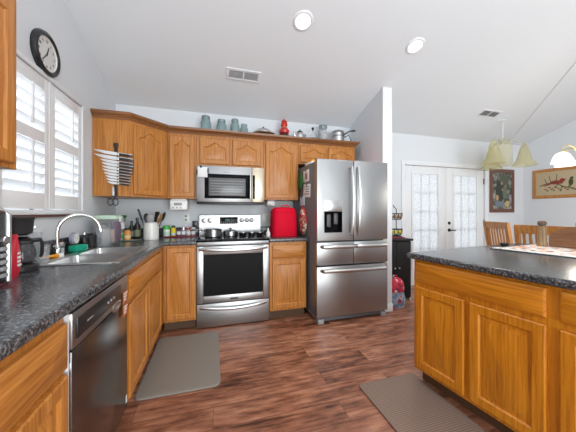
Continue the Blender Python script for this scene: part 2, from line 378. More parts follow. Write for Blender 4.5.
# ceiling fittings, laid on the slope
TILT = -math.atan(CS)
def on_ceiling(name, label, cat, x, y):
    o = thing(name, label, cat, (x, y, cz(y))); o.rotation_euler = (TILT, 0, 0); return o
for x, y, lb in ((.765, 2.143, 'lit recessed ceiling light above the kitchen floor, nearer the range'), (1.978, 2.144, 'lit recessed ceiling light in line with the end of the short partition wall')):
    o = on_ceiling('recessed_light', lb, 'ceiling light', x, y)
    m = MB(); pr = [(.062, -.004), (.068, -.012), (.085, -.01), (.095, 0), (.095, .002), (.062, .002)]
    m.rings([[Vector((r * math.cos(2 * math.pi * k / 32), r * math.sin(2 * math.pi * k / 32), z)) for k in range(32)] for r, z in pr], closed=True); build('trim_ring', m, WHITE, o)
    m = MB(); m.lathe([(0, -.014), (.03, -.013), (.055, -.009), (.064, -.002), (.064, 0)], seg=28); build('lamp_lens', m, LENS, o, 'glowing white lens')
    l = bpy.data.lights.new('downlight', 'SPOT'); l.energy = 50; l.spot_size = R(150); l.spot_blend = .8; l.shadow_soft_size = .06; l.color = (1, .95, .87)
    lo = bpy.data.objects.new('downlight', l); COL.objects.link(lo); lo.parent = o; lo.location = (0, 0, -.03)
def vent(label, x, y, w_, d_, rz=0):
    o = on_ceiling('ceiling_vent', label, 'vent', x, y)
    m = MB(); h1, h2 = w_ / 2, d_ / 2; b = .026
    m.box(-h1, h1, -h2, -h2 + b, -.008, .001, .002); m.box(-h1, h1, h2 - b, h2, -.008, .001, .002)
    m.box(-h1, -h1 + b, -h2 + b, h2 - b, -.008, .001, .002); m.box(h1 - b, h1, -h2 + b, h2 - b, -.008, .001, .002); m.box(-.008, .008, -h2 + b, h2 - b, -.008, .001); build('frame', m, WHITE, o)
    m = MB(); m.box(-h1 + b, h1 - b, -h2 + b, h2 - b, -.0015, .001); build('duct_opening', m, GREYP, o, 'dark duct behind the slats')
    m = MB(); n = int((d_ - 2 * b) / .014)
    for i in range(n):
        yy = -h2 + b + (i + .5) * (d_ - 2 * b) / n
        m.box(-h1 + b, h1 - b, -.0045, .0045, -.0006, .0006, M=Matrix.Translation((0, yy, -.005)) @ Matrix.Rotation(R(40), 4, 'X'))
    build('slats', m, GREYP if rz else WHITE, o)
vent('white slatted ceiling vent above the row of glass jars', .315, 2.79, .36, .15)
vent('small ceiling vent over the french doors', 3.95, 2.82, .36, .15, 1)

# ---------------------------------------------------------------- cabinets
def outline(w_, h_, st, ins, rise, n=6, nt=28):
    x0, x1, z0 = st + ins, w_ - st - ins, st + ins; zt = h_ - st - ins
    base = zt - rise
    p = [(x0 + (x1 - x0) * i / n, z0) for i in range(n)] + [(x1, z0 + (base - z0) * i / n) for i in range(n)]
    for i in range(nt):
        t = i / nt * 2 - 1; s = .5 * (1 + math.cos(math.pi * min(1, abs(t) / .78))) if rise else 0
        p.append((x1 - (x1 - x0) * i / nt, base + rise * s))
    p += [(x0, base - (base - z0) * i / n) for i in range(n)]
    return p
def rect(w_, h_, c, n=6, nt=28):
    x0, x1, z0, z1 = c, w_ - c, c, h_ - c
    return [(x0 + (x1 - x0) * i / n, z0) for i in range(n)] + [(x1, z0 + (z1 - z0) * i / n) for i in range(n)] + [(x1 - (x1 - x0) * i / nt, z1) for i in range(nt)] + [(x0, z1 - (z1 - z0) * i / n) for i in range(n)]
def door_mesh(x, z, w_, h_, t=.02, st=.055, rise=0, fld=.036):
    m = MB(); T = lambda pts, y: [Vector((x + p[0], y, z + p[1])) for p in pts]
    m.rings([T(rect(w_, h_, 0), 0), T(rect(w_, h_, 0), -t + .005), T(rect(w_, h_, .006), -t), T(outline(w_, h_, st - .008, 0, rise), -t),
             T(outline(w_, h_, st, 0, rise), -t + .009), T(outline(w_, h_, st, .01, rise), -t + .009), T(outline(w_, h_, st, fld, rise), -t + .0015)])
    return m
def slab_mesh(x, z, w_, h_, t=.02):
    m = MB(); T = lambda c, y: [Vector((x + p[0], y, z + p[1])) for p in rect(w_, h_, c)]
    m.rings([T(0, 0), T(0, -t + .007), T(.006, -t + .003), T(.012, -t), ]); return m
def cabinet(name, label, loc, rz, w_, h_, d_, fronts, toe=0, W=OAK, z0=0, hollow=False):
    o = thing(name, label, 'cabinet', loc, rz)
    m = MB()
    if hollow:   # open-topped carcass: the sink hangs inside
        m.box(0, w_, 0, .02, z0 + toe, h_); m.box(0, w_, d_ - .02, d_, z0 + toe, h_); m.box(0, .02, .02, d_ - .02, z0 + toe, h_)
        m.box(w_ - .02, w_, .02, d_ - .02, z0 + toe, h_); m.box(.02, w_ - .02, .02, d_ - .02, z0 + toe, z0 + toe + .02)
    else: m.box(0, w_, 0, d_, z0 + toe, h_, .002, 1)
    build('body', m, W[2], o)
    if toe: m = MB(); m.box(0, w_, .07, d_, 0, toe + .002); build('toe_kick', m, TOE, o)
    for kind, x, z, a, b, *rs in fronts:
        if kind == 'drawer': build('drawer_front', slab_mesh(x, z, a, b), W[0], o)
        else: build('door', door_mesh(x, z, a, b, rise=rs[0] if rs else 0, st=rs[1] if len(rs) > 1 else .055, fld=rs[2] if len(rs) > 2 else .036), W[2], o)
    return o
HB = .872
# left run (fronts face +x)
FX = -.48
cabinet('base_cabinet', 'oak base cabinet with drawer at left, before the dishwasher', (FX, .2, 0), 90, .832, HB, .575,
        [('drawer', .03, .69, .794, .15), ('door', .44, .125, .384, .545), ('door', .03, .125, .34, .545)], .1)
cabinet('sink_base_cabinet', 'oak sink base cabinet with two doors right of the dishwasher', (FX, 1.655, 0), 90, 1.135, HB, .575,
        [('drawer', .03, .69, .94, .15), ('door', .03, .125, .43, .545), ('door', .495, .125, .475, .545)], .1, hollow=True)
# back run
FY = 2.795
cabinet('base_cabinet', 'narrow oak base cabinet with one tall door left of the range', (-.478, FY, 0), 0, .31, HB, .62,
        [('door', .03, .125, .27, .725)], .1)
cabinet('base_cabinet', 'oak base cabinet with drawer and door between range and refrigerator', (.603, FY, 0), 0, .435, HB, .62,
        [('drawer', .03, .69, .385, .15), ('door', .03, .125, .385, .545)], .1)
# wall cabinets
UY, UZ0, UZ1 = 3.125, 1.362, 2.13
cabinet('wall_cabinet', 'oak wall cabinet with arched door just left of the microwave', (-.485, UY, 0), 0, .305, UZ1, .295, [('door', .018, UZ0 + .02, .262, .685, .05)], z0=UZ0)
cabinet('wall_cabinet', 'short oak wall cabinet with two arched doors directly above the microwave', (-.178, UY, 0), 0, .775, UZ1, .295, [('door', .03, 1.77, .335, .295, .05), ('door', .4, 1.77, .335, .295, .05)], z0=1.748)
cabinet('wall_cabinet', 'tall single-door oak wall cabinet over the red cover, right of the microwave', (.599, UY, 0), 0, .451, UZ1, .295, [('door', .022, UZ0 + .02, .402, .685, .06)], z0=UZ0)
cabinet('wall_cabinet', 'short oak wall cabinet with two arched doors above the refrigerator', (1.052, UY, 0), 0, .82, UZ1, .295, [('door', .022, 1.85, .385, .21, .045, .042, .02), ('door', .42, 1.85, .375, .21, .045, .042, .02)], z0=1.83)
cabinet('wall_cabinet', 'oak wall cabinet close by at the left edge, before the shutters', (-.785, .55, 0), 90, .79, UZ1, .3, [('door', .02, 1.405, .36, .7, .06), ('door', .395, 1.405, .36, .7, .06)], z0=1.385)
# corner cabinet with a diagonal door
cc = thing('corner_wall_cabinet', 'diagonal oak corner wall cabinet with a knife rack on its side', 'cabinet', (XL + .004, YB - .004, 0))
pl = [(0, 0), (0, -.606), (.305, -.606), (.598, -.308), (.598, 0)]
m = MB(); m.prism(pl, 2, UZ0, UZ1); build('body', m, OAK[2], cc)
ang = math.degrees(math.atan2(.298, .293)); Ld = math.hypot(.293, .298)
dm = door_mesh(.035, UZ0 + .02, Ld - .07, .685, rise=.06); bmesh.ops.transform(dm.bm, matrix=Matrix.Translation((.305, -.606, 0)) @ Matrix.Rotation(R(ang), 4, 'Z'), verts=dm.bm.verts[:])
build('door', dm, OAK[2], cc)
# crown moulding along the wall cabinets
path = [(XL + .004, 2.822), (-.783, 2.822), (-.49, 3.12), (1.872, 3.12), (1.872, YB - .01)]
prof = [(0, 2.1), (.01, 2.1), (.014, 2.115), (.03, 2.13), (.045, 2.143), (.05, 2.165), (0, 2.165)]
rg = []
for i, p in enumerate(path):
    P = Vector(p); dirs = []
    if i: dirs.append((P - Vector(path[i - 1])).normalized())
    if i < len(path) - 1: dirs.append((Vector(path[i + 1]) - P).normalized())
    ns = [Vector((d.y, -d.x)) for d in dirs]; nn = sum(ns, Vector((0, 0))).normalized(); k = 1 / max(.3, nn.dot(ns[0]))
    rg.append([Vector((P.x + nn.x * k * a, P.y + nn.y * k * a, z)) for a, z in prof])
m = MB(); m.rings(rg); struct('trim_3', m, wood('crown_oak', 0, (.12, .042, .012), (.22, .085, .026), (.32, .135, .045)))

# worktops
def slab(outer, holes, z0, z1, bev=.012):
    bm = bmesh.new(); es = []
    for lp in [outer] + holes:
        vs = [bm.verts.new((*p, z0)) for p in lp]
        es += [bm.edges.new((vs[i], vs[(i + 1) % len(vs)])) for i in range(len(vs))]
    bmesh.ops.triangle_fill(bm, edges=es, use_beauty=True, use_dissolve=False)
    r = bmesh.ops.extrude_face_region(bm, geom=bm.faces[:]); bmesh.ops.translate(bm, vec=(0, 0, z1 - z0), verts=[v for v in r['geom'] if isinstance(v, bmesh.types.BMVert)])
    bmesh.ops.recalc_face_normals(bm, faces=bm.faces[:])
    eo = {tuple(round(c, 4) for c in p) for p in outer}
    sel = [e for e in bm.edges if len(e.link_faces) == 2 and e.calc_face_angle(0) > R(60) and abs(e.verts[0].co.z - e.verts[1].co.z) < 1e-5 and all((round(v.co.x, 4), round(v.co.y, 4)) in eo for v in e.verts)]
    bmesh.ops.bevel(bm, geom=sel, offset=bev, segments=4, affect='EDGES', profile=.5)
    mb = MB(); mb.bm.free(); mb.bm = bm; return mb
CT0, CT1 = .874, .914
SKX0, SKX1, SKY0, SKY1 = -.955, -.535, 1.715, 2.43
wt = thing('worktop', 'dark speckled L-shaped worktop along the window wall and into the corner', 'countertop', (0, 0, 0))
m = slab([(XL + .003, .2), (-.45, .2), (-.45, 2.765), (-.168, 2.765), (-.168, YB - .003), (XL + .003, YB - .003)], [[(SKX0, SKY0), (SKX1, SKY0), (SKX1, SKY1), (SKX0, SKY1)]], CT0, CT1)
build('top', m, LAM, wt)
m = MB(); m.box(XL + .003, XL + .021, .2, YB - .003, CT1, 1.016, .004); m.box(XL + .021, -.168, YB - .021, YB - .003, CT1, 1.016, .004); struct('trim_4', m, LAM)
wt = thing('worktop', 'short dark speckled worktop between range and refrigerator', 'countertop', (0, 0, 0))
m = slab([(.602, 2.765), (1.045, 2.765), (1.045, YB - .003), (.602, YB - .003)], [], CT0, CT1); build('top', m, LAM, wt)
m = MB(); m.box(.602, 1.045, YB - .021, YB - .003, CT1, 1.016, .004); struct('trim_4', m, LAM)

# sink
sk = thing('sink', 'stainless double bowl sink set in the worktop under the window', 'sink', ((SKX0 + SKX1) / 2, (SKY0 + SKY1) / 2, CT1))
hx, hy = (SKX1 - SKX0) / 2, (SKY1 - SKY0) / 2
m = MB(); b = .028
m.box(-hx - .012, -hx + b + .03, -hy - .012, hy + .012, 0, .005, .002); m.box(hx - b, hx + .012, -hy - .012, hy + .012, 0, .005, .002)
for a, c in ((-hy - .012, -hy + b), (-.018, .018), (hy - b, hy + .012)): m.box(-hx + b + .03, hx - b, a, c, 0, .005, .002)
build('rim', m, SINKM, sk)
def bowl(x0, x1, y0, y1):
    def rr(i, z, r=.03): return [Vector((cx + (sx * (r * math.cos(t)))*1, cy + (sy * r * math.sin(t)), z)) for (cx, cy, sx, sy, t) in
        [(a, c, 1, 1, t) for a, c, t0 in ((x1 - i - r, y1 - i - r, 0), (x0 + i + r, y1 - i - r, 90), (x0 + i + r, y0 + i + r, 180), (x1 - i - r, y0 + i + r, 270)) for t in [R(t0 + k * 18) for k in range(6)]]]
    mm = MB(); mm.rings([rr(.03, -.17, .05), rr(.008, -.16, .05), rr(-.002, -.02), rr(-.002, .004), rr(.002, .004), rr(.004, -.02), rr(.014, -.145, .05), rr(.04, -.163, .05)]); return mm
for a, c in ((-hy + b, -.018), (.018, hy - b)):
    bo = build('bowl', bowl(-hx + b + .03, hx - b, a, c), SINKM, sk)
# faucet
fc = thing('faucet', 'chrome gooseneck faucet arching over the sink', 'faucet', (-1.005, 2.085, CT1))
m = MB(); m.lathe([(.03, 0), (.03, .008), (.02, .015), (.018, .07), (.014, .08)]); build('base', m, CHROME, fc)
pts = [(0, 0, .07), (0, 0, .14)]
for i in range(17):
    t = math.pi - i / 16 * math.pi * .94; q = .118 * (1 + math.cos(t)); pts.append((q * .87, q * .5, .16 + .118 * math.sin(t)))
pts.append((pts[-1][0] + .004, pts[-1][1] + .002, pts[-1][2] - .03))
m = MB(); m.tube(pts, [.0115] * (len(pts) - 2) + [.0135, .0135], 12); build('spout', m, CHROME, fc)
m = MB(); m.tube([(0, 0, .05), (.015, -.05, .06), (.02, -.075, .075)], [.008, .007, .006], 8); build('lever', m, CHROME, fc)

# dishwasher
dw = thing('dishwasher', 'dark stainless dishwasher with black control strip in the left run', 'dishwasher', (FX - .01, 1.04, 0), 90)
m = MB(); m.box(.008, .6, .03, .56, .09, .865, .003); build('body', m, GREYP, dw)
m = MB(); m.box(.008, .6, -.026, .03, .115, .73, .006); build('door', m, DSTEEL, dw)
m = MB(); m.box(.008, .6, -.028, .03, .735, .862, .006); build('control_panel', m, STEEL, dw)
m = MB(); m.box(.03, .47, -.034, -.028, .765, .835, .002); cp = build('control_strip', m, BLACK, dw, 'glossy black control strip')
for i in range(3):
    m = MB(); m.cyl((.3 + i * .035, -.037, .8), (.3 + i * .035, -.033, .8), .007, seg=10); build('button', m, GREYP, cp)
m = MB(); m.box(.1, .15, -.0348, -.0338, .797, .803); build('badge', m, GREYP, cp)
m = MB(); m.ball((.43, -.026, .742), (.06, .009, .026), 20); build('handle_pocket', m, STEELB, dw)
m = MB(); m.box(.002, .0075, -.018, .05, .1, .862); build('side_strip', m, WHITE, dw, 'pale edge strip')
m = MB(); m.box(.0, .6, .05, .5, 0, .1); build('toe_kick', m, BLACK, dw)
m = MB(); m.box(.555, .575, -.0312, -.0302, .16, .2); build('badge', m, WPL, dw)
for z, lb in ((.735, 'orange printed magnet high on the dishwasher door, upper of two'), (.665, 'orange printed magnet on the dishwasher door, lower of two')):
    mg = thing('magnet', lb, 'magnet', (FX - .01, 1.04, 0), 90, 'dishwasher magnets')
    m = MB(); m.box(.5, .57, -.037, -.0325, z - .012, z + .05, .002); build('plate', m, pm('burnt_orange_%d' % (z * 1000), (.42, .12, .04), .5), mg)
    m = MB()
    for k in range(3): m.box(.508, .56 - k * .01, -.0378, -.0368, z + .034 - k * .015, z + .041 - k * .015)
    build('print', m, WPL, mg)

# range
rg_ = thing('range', 'stainless electric range with black glass oven door', 'range', (-.163, 2.78, 0))
m = MB(); m.box(0, .758, .045, .6, .04, .9); build('body', m, FSIDE, rg_)
m = MB(); m.box(0, .758, .05, .55, 0, .05); build('plinth', m, BLACK, rg_)
m = MB(); m.box(-.002, .76, -.005, .56, .898, .916, .005); build('cooktop', m, BLKG, rg_, 'black glass cooktop')
m = MB(); m.box(0, .758, .0, .05, .858, .898, .004); build('front_rail', m, STEEL, rg_)
m = MB(); x0, x1, z0, z1 = .066, .69, .335, .765
m.box(0, x0, 0, .045, .262, .852, .004); m.box(x1, .758, 0, .045, .262, .852, .004); m.box(x0, x1, 0, .045, .262, z0, .003); m.box(x0, x1, 0, .045, z1, .852, .003); od = build('oven_door', m, STEEL, rg_)
m = MB(); m.box(x0 - .002, x1 + .002, .004, .03, z0 - .002, z1 + .002); build('oven_window', m, BLKG, od, 'black glass window')
def bow(x0_, x1_, z, out, r, flat=1.6, n=14, lift=0.0):
    rr = []
    for i in range(n + 1):
        t = i / n; s = math.sin(math.pi * t) ** .6; x = x0_ + (x1_ - x0_) * t
        rr.append([Vector((x, -.004 - out * s + r * math.cos(a), z - lift * math.sin(math.pi * t) + r * flat * math.sin(a))) for a in [2 * math.pi * k / 10 for k in range(10)]])
    mm = MB(); mm.rings(rr); return mm
build('door_handle', bow(.02, .738, .825, .05, .011, 1.6, lift=.012), STEELB, od)
m = MB(); m.box(0, .758, 0, .045, .012, .255, .006); dr = build('storage_drawer', m, STEEL, rg_)
build('drawer_handle', bow(.03, .73, .222, .04, .01, 1.6, lift=.02), STEELB, dr)
m = MB(); m.box(.335, .42, -.0015, .001, .285, .302, .001); bd = build('badge', m, BLACK, od)
m = MB(); m.prism([(.55, .912), (.54, 1.0), (.555, 1.172), (.575, 1.178), (.62, 1.178), (.62, .912)], 0, .0, .758); bg = build('backguard', m, STEEL, rg_)
m = MB(); m.box(.245, .465, .542, .56, 1.06, 1.145, .002, M=None); build('display', m, BLKG, bg)
me = text_mesh('12:38', .024, Matrix.Translation((.33, .5405, 1.11)) @ Matrix.Rotation(R(90), 4, 'X')); me.materials.append(emit('green_digits', (.3, .9, .5), .5)); t = bpy.data.objects.new('clock_digits', me); COL.objects.link(t); t.parent = bg
m = MB()
for r_ in range(2):
    for c in range(8): m.box(.26 + c * .025, .272 + c * .025, .5405, .543, 1.068 + r_ * .014, 1.074 + r_ * .014)
build('key_pads', m, GREYP, bg)
for x in (.055, .125, .515, .58, .64):
    m = MB(); m.lathe([(.03, 0), (.03, .006), (.022, .008), (.02, .03), (.016, .032)], (x, .545, 1.105), 20, Matrix.Rotation(R(90), 4, 'X')); k_ = build('knob', m, STEELB if x < .2 else STEEL, bg)
    m = MB(); m.box(x - .003, x + .003, .511, .515, 1.1, 1.124); build('pointer', m, BLACK, k_)

# microwave over the range
mw = thing('microwave', 'stainless over-the-range microwave with dark window', 'microwave', (-.178, 3.03, 1.31))
m = MB(); m.box(0, .765, .03, .39, 0, .425); build('body', m, FSIDE, mw)
m = MB(); m.box(0, .62, 0, .03, .015, .425, .005); dr = build('door', m, STEEL, mw)
m = MB(); m.box(.62, .765, 0, .03, .015, .425, .005); build('control_side', m, pm('warm_steel', (.52, .45, .35), .34, 1), mw)
m = MB(); m.box(.085, .6, -.002, .004, .055, .335, .002); build('window', m, BLKG, dr)
GR = pm('window_mesh_grey', (.12, .125, .13), .25)
m = MB(); m.box(.13, .545, -.0032, -.001, .085, .29, .002)
build('window_screen', m, GR, dr)
m = MB()
for i in range(6): m.box(.15, .53, -.0045, -.003, .1 + i * .031, .104 + i * .031)
build('rack_lines', m, GREYP, dr)
m = MB(); m.cyl((.6, -.03, .06), (.6, -.03, .34), .011, seg=12); m.cyl((.6, -.03, .08), (.6, 0, .08), .008); m.cyl((.6, -.03, .32), (.6, 0, .32), .008); build('handle', m, STEELB, dr)
m = MB(); m.box(.628, .655, -.002, .003, .055, .335, .001); build('control_strip', m, BLKG, mw, 'black touch strip')
m = MB(); m.box(.0, .765, .0, .39, -.008, .014, .003); build('vent_base', m, BLACK, mw)
m = MB(); m.box(.29, .36, -.0012, .001, .352, .362); build('badge', m, GREYP, dr)
nt = thing('hanging_note', 'white paper card clipped to the upper left of the microwave', 'note', (-.121, 3.022, 1.6))
m = MB(); m.box(-.045, .06, -.006, .001, .0, .115, .002); build('card', m, PAPER, nt)
for q in ((-.02, .0, .105, .13), (-.058, -.044, .03, .08), (.058, .072, .05, .1)):
    m = MB(); m.box(q[0], q[1], -.011, .002, q[2], q[3], .002); build('clip', m, BLACK, nt)

# refrigerator
fr = thing('refrigerator', 'stainless french-door refrigerator with water dispenser and two drawers', 'refrigerator', (1.065, 2.54, 0))
W_ = .89
m = MB(); m.box(.004, W_ - .004, .075, .84, .045, 1.765, .004); build('body', m, FSIDE, fr, 'dark grey cabinet sides')
m = MB(); m.box(.02, W_ - .02, .03, .1, .02, .07); build('base_grille', m, FSIDE, fr)
for x in (.015, W_ - .085): m = MB(); m.box(x, x + .07, .0, .09, 0, .05, .005); build('foot', m, GREYP, fr)
m = MB(); m.box(0, W_, 0, .07, .068, .618, .008); fz = build('freezer_drawer', m, STEEL, fr)
def bar(x0_, x1_, z): 
    mm = MB(); mm.tube([(x0_, 0, z), (x0_ + .012, -.045, z)] + [(x0_ + (x1_ - x0_) * i / 6, -.05 - .008 * math.sin(math.pi * i / 6), z) for i in range(1, 6)] + [(x1_ - .012, -.045, z), (x1_, 0, z)], .02, 12); return mm
build('handle', bar(.055, W_ - .055, .575), STEELB, fz)
for a, c, h0, h1 in ((0, W_ / 2 - .003, .055, .43), (W_ / 2 + .003, W_, .46, .84)):
    m = MB(); m.box(a, c, 0, .07, .632, .882, .008); dd = build('middle_drawer', m, STEEL, fr); build('handle', bar(h0, h1, .835), STEELB, dd)
m = MB(); DXa, DXb, DZa, DZb = .085, .3, .985, 1.215
a, c = 0, W_ / 2 - .003
m = slab([(a, .895), (c, .895), (c, 1.785), (a, 1.785)], [[(DXa, DZa), (DXb, DZa), (DXb, DZb), (DXa, DZb)]], -.07, 0, .008); bmesh.ops.transform(m.bm, matrix=Matrix.Rotation(R(90), 4, 'X'), verts=m.bm.verts[:]); ld = build('left_door', m, STEEL, fr)
m = MB(); m.box(W_ / 2 + .003, W_, 0, .07, .895, 1.785, .008); rd = build('right_door', m, STEEL, fr)
m = MB(); m.box(DXa, DXb, .05, .07, DZa, DZb); m.box(DXa, DXb, -.002, .05, DZb - .012, DZb); m.box(DXa, DXb, -.004, .06, DZa, DZa + .012, .003); m.box(DXa, DXa + .01, -.002, .05, DZa, DZb); m.box(DXb - .01, DXb, -.002, .05, DZa, DZb); ds = build('dispenser_recess', m, BLKG, ld)
m = MB(); m.box(DXa + .04, DXa + .085, .015, .045, DZa + .06, DZb - .03, .006); m.box(DXb - .09, DXb - .045, .015, .045, DZa + .09, DZb - .02, .006); build('paddles', m, pm('dark_grey_paddle', (.1, .1, .105), .4), ds)
m = MB(); m.box(DXa - .005, DXb + .005, -.004, .004, DZb, DZb + .125, .003); build('dispenser_panel', m, STEELB, ld, 'lighter dispenser panel above the recess')
for dd, x in ((ld, W_ / 2 - .04), (rd, W_ / 2 + .04)):
    m = MB(); n = 12
    m.tube([(x, 0, .965)] + [(x, -.035 - .028 * math.sin(math.pi * i / n), .968 + .735 * i / n) for i in range(n + 1)] + [(x, 0, 1.706)], .0145, 10); build('handle', m, STEELB, dd)
for x in (.36, .48): m = MB(); m.box(x, x + .05, .03, .1, 1.765, 1.795, .003); build('hinge_cover', m, FSIDE, fr)

# ---------------------------------------------------------------- island (turned a little)
ISL = thing('island_cabinet', 'long honey oak island cabinet with drawers over raised doors', 'cabinet', (1.385, 1.51, 0), -82.5)
m = MB(); m.box(0, 2.3, 0, .62, .1, .874, .002, 1); build('body', m, IOAK[2], ISL)
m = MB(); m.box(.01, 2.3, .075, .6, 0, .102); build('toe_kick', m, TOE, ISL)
build('drawer_front', slab_mesh(.025, .722, .695, .138, .02), IOAK[0], ISL)
for x in (.025, .384): build('door', door_mesh(x, .125, .33 if x < .1 else .336, .565, st=.058), IOAK[2], ISL)
build('drawer_front', slab_mesh(.765, .722, .46, .138, .02), IOAK[0], ISL)
build('door', door_mesh(.765, .125, .46, .565, st=.058), IOAK[2], ISL)
it = thing('worktop', 'dark speckled island worktop with rounded edge', 'countertop', (1.385, 1.51, 0), -82.5)
build('top', slab([(-.035, -.035), (2.33, -.035), (2.33, 1.42), (-.035, 1.42)], [], .876, .918, .014), LAM, it)

# ---------------------------------------------------------------- floor mats
def mat_slab(x0, x1, y0, y1, h_, r):
    p = [(cx + r * math.cos(R(t0 + 15 * k)), cy + r * math.sin(R(t0 + 15 * k))) for cx, cy, t0 in ((x1 - r, y1 - r, 0), (x0 + r, y1 - r, 90), (x0 + r, y0 + r, 180), (x1 - r, y0 + r, 270)) for k in range(7)]
    return slab(p, [], 0, h_, h_ * .45)
m = mat_slab(-.49, .05, 1.835, 2.675, .014, .045); one('floor_mat', 'grey foam kitchen mat before the sink cabinet', 'mat', m, GMAT)
m = mat_slab(.965, 1.43, .1, 1.575, .013, .03); one('floor_mat', 'brown woven mat along the foot of the island', 'mat', m, BMAT)

# ---------------------------------------------------------------- wall clock
ck = thing('wall_clock', 'round black-rimmed wall clock over the shuttered window', 'clock', (XL + .001, 2.11, 2.272))
MX = Matrix.Rotation(R(90), 4, 'Y')
m = MB(); rp = [(.105, .012), (.11, .026), (.122, .033), (.138, .027), (.145, .01), (.143, 0), (.105, 0)]
m.rings([[MX @ Vector((r * math.cos(2 * math.pi * k / 48), r * math.sin(2 * math.pi * k / 48), z)) for k in range(48)] for r, z in rp], closed=True); build('rim', m, BLACK, ck)
m = MB(); m.lathe([(.107, .0), (.107, .014), (0, .0145)], seg=48, M=MX); fc_ = build('dial', m, pm('clock_face', (.72, .72, .7), .5), ck)
m = MB(); m.torus((.018, 0, 0), .107, .004, 48, 6, Matrix.Rotation(R(90), 4, 'Y')); build('inner_ring', m, WPL, ck)
MT = Matrix(((0, 0, 1, 0), (1, 0, 0, 0), (0, 1, 0, 0), (0, 0, 0, 1)))      # text plane: x to +y, y to +z, faces +x
for i in range(1, 13):
    a = R(30 * i); me = text_mesh(str(i), .026, Matrix.Translation((.0148, .082 * math.sin(a), .082 * math.cos(a))) @ MT); me.materials.append(BLACK); me.name = 'numeral'
    t = bpy.data.objects.new('numeral', me); COL.objects.link(t); t.parent = fc_
for nm, dg, L, wd in (('hour_hand', 19, .055, .0042), ('minute_hand', 220, .078, .003)):
    m = MB(); m.box(.0165, .0178, -wd, wd, -.014, L, M=Matrix.Rotation(R(-dg), 4, 'X')); build(nm, m, BLACK, ck)

# ---------------------------------------------------------------- knife rack on the corner cabinet's side
KY = 2.82
kr = thing('knife_rack', 'dark iron knife strip hung on the corner cabinet side', 'knife rack', (-.893, KY, 1.27))
m = MB(); m.box(-.014, .014, -.014, -.002, .09, .58, .003); build('strip', m, IRON, kr)
m = MB(); m.box(-.02, .02, -.018, .0, .56, .6, .004); build('hook_plate', m, IRON, kr)
def knife(z, bl, hl, bw, white, label):
    o = thing('kitchen_knife', label, 'knife', (-.893, KY - .016, z), 0, 'knives on the strip')
    o.rotation_euler = (0, R(7), 0)
    m = MB(); p = [(.012, -bw * .5), (.012, bw * .5), (-bl * .55, bw * .5), (-bl, bw * .42), (-bl * .85, -bw * .05), (-bl * .5, -bw * .45)]
    m.prism(p, 1, -.0035, -.0005); build('blade', m, KST, o)
    m = MB(); m.box(.012, .03, -.008, .003, -bw * .4, bw * .4, .002); build('bolster', m, STEELB, o)
    m = MB(); m.box(.03, .03 + hl, -.012, .004, -bw * .42, bw * .42, .004); build('handle', m, BLACK, o)
    m = MB(); m.box(.03, .028 + hl, -.0115, .0035, bw * .38, bw * .52, .001); build('handle_glint', m, KST, o, 'pale strip standing for the highlight along the handle')  # highlight on the handle's top edge, modelled as a bright strip
KST = pm('pale_knife_steel', (.8, .81, .82), .35, .6)
kn = [(1.765, .185, .115, .03), (1.722, .18, .12, .034), (1.685, .13, .12, .026), (1.655, .12, .125, .026), (1.624, .115, .115, .024),
      (1.595, .11, .11, .024), (1.566, .1, .1, .022), (1.538, .085, .095, .022), (1.511, .08, .1, .02), (1.484, .07, .09, .02)]
od_ = ['topmost', 'second from the top', 'third from the top', 'fourth from the top', 'fifth from the top', 'fifth from the bottom', 'fourth from the bottom', 'third from the bottom', 'second from the bottom', 'lowest']
for (z, a, b_, c), q in zip(kn, od_): knife(z, a, b_, c, False, 'kitchen knife on the iron strip, %s of the ten' % q)
sc = thing('scissors', 'black-handled scissors hanging under the knife strip', 'scissors', (-.912, KY - .02, 1.36))
m = MB(); m.box(-.006, .002, -.003, 0, 0, .09, .001); m.box(.002, .01, -.006, -.003, 0, .09, .001); build('blades', m, STEELB, sc)
for sx in (-1, 1):
    m = MB(); m.tube([(sx * .004, -.004, .005), (sx * .012, -.004, -.02)], .005, 8); m.torus((sx * .021, -.004, -.055), .022, .0052, 20, 8, Matrix.Scale(1.5, 4, (0, 0, 1)) @ Matrix.Rotation(R(90), 4, 'X')); build('finger_loop', m, BLACK, sc)

# ---------------------------------------------------------------- left worktop: near appliances
CT = CT1
to = thing('toaster_oven', 'black countertop oven with silver corner at the left edge', 'toaster oven', (-1.058, .985, CT))
m = MB(); m.box(0, .27, 0, .325, .015, .305, .02, 3); build('body', m, BLACK, to)
m = MB(); m.tube([(.268, .315, .02), (.268, .315, .285), (.25, .31, .304), (.0, .3, .308)], .011, 10); build('side_column', m, STEELB, to, 'silver edge bar')
for i in range(5): m = MB(); m.box(.268, .279, .27, .3, .04 + i * .026, .056 + i * .026, .003); build('button', m, GREYP, to)
m = MB(); m.lathe([(.018, 0), (.018, .012), (.014, .016)], (.27, .285, .185), 18, Matrix.Rotation(R(90), 4, 'Y')); build('knob', m, STEELB, to)
for x in (.03, .24):
    for y in (.03, .295): m = MB(); m.cyl((x, y, 0), (x, y, .02), .012); build('foot', m, MATTB, to)
rb = thing('foil_bag', 'red foil coffee bag between the countertop oven and coffee maker', 'bag', (-.9, 1.45, CT), 12)
m = MB(); N = 24
def rrect(a, b, z, e=.5): return [Vector((a * math.copysign(abs(math.cos(t)) ** e, math.cos(t)), b * math.copysign(abs(math.sin(t)) ** e, math.sin(t)), z)) for t in [2 * math.pi * k / N for k in range(N)]]
m.rings([rrect(.045, .04, 0), rrect(.052, .045, .03), rrect(.054, .046, .09), rrect(.052, .034, .14), rrect(.05, .012, .17), rrect(.05, .004, .195)]); build('pouch', m, REDP, rb)
m = MB()
for i in range(4): m.box(.0545, .0555, -.02, .02 - .008 * (i % 2), .05 + i * .018, .06 + i * .018)
build('print', m, WPL, rb, 'white printing')
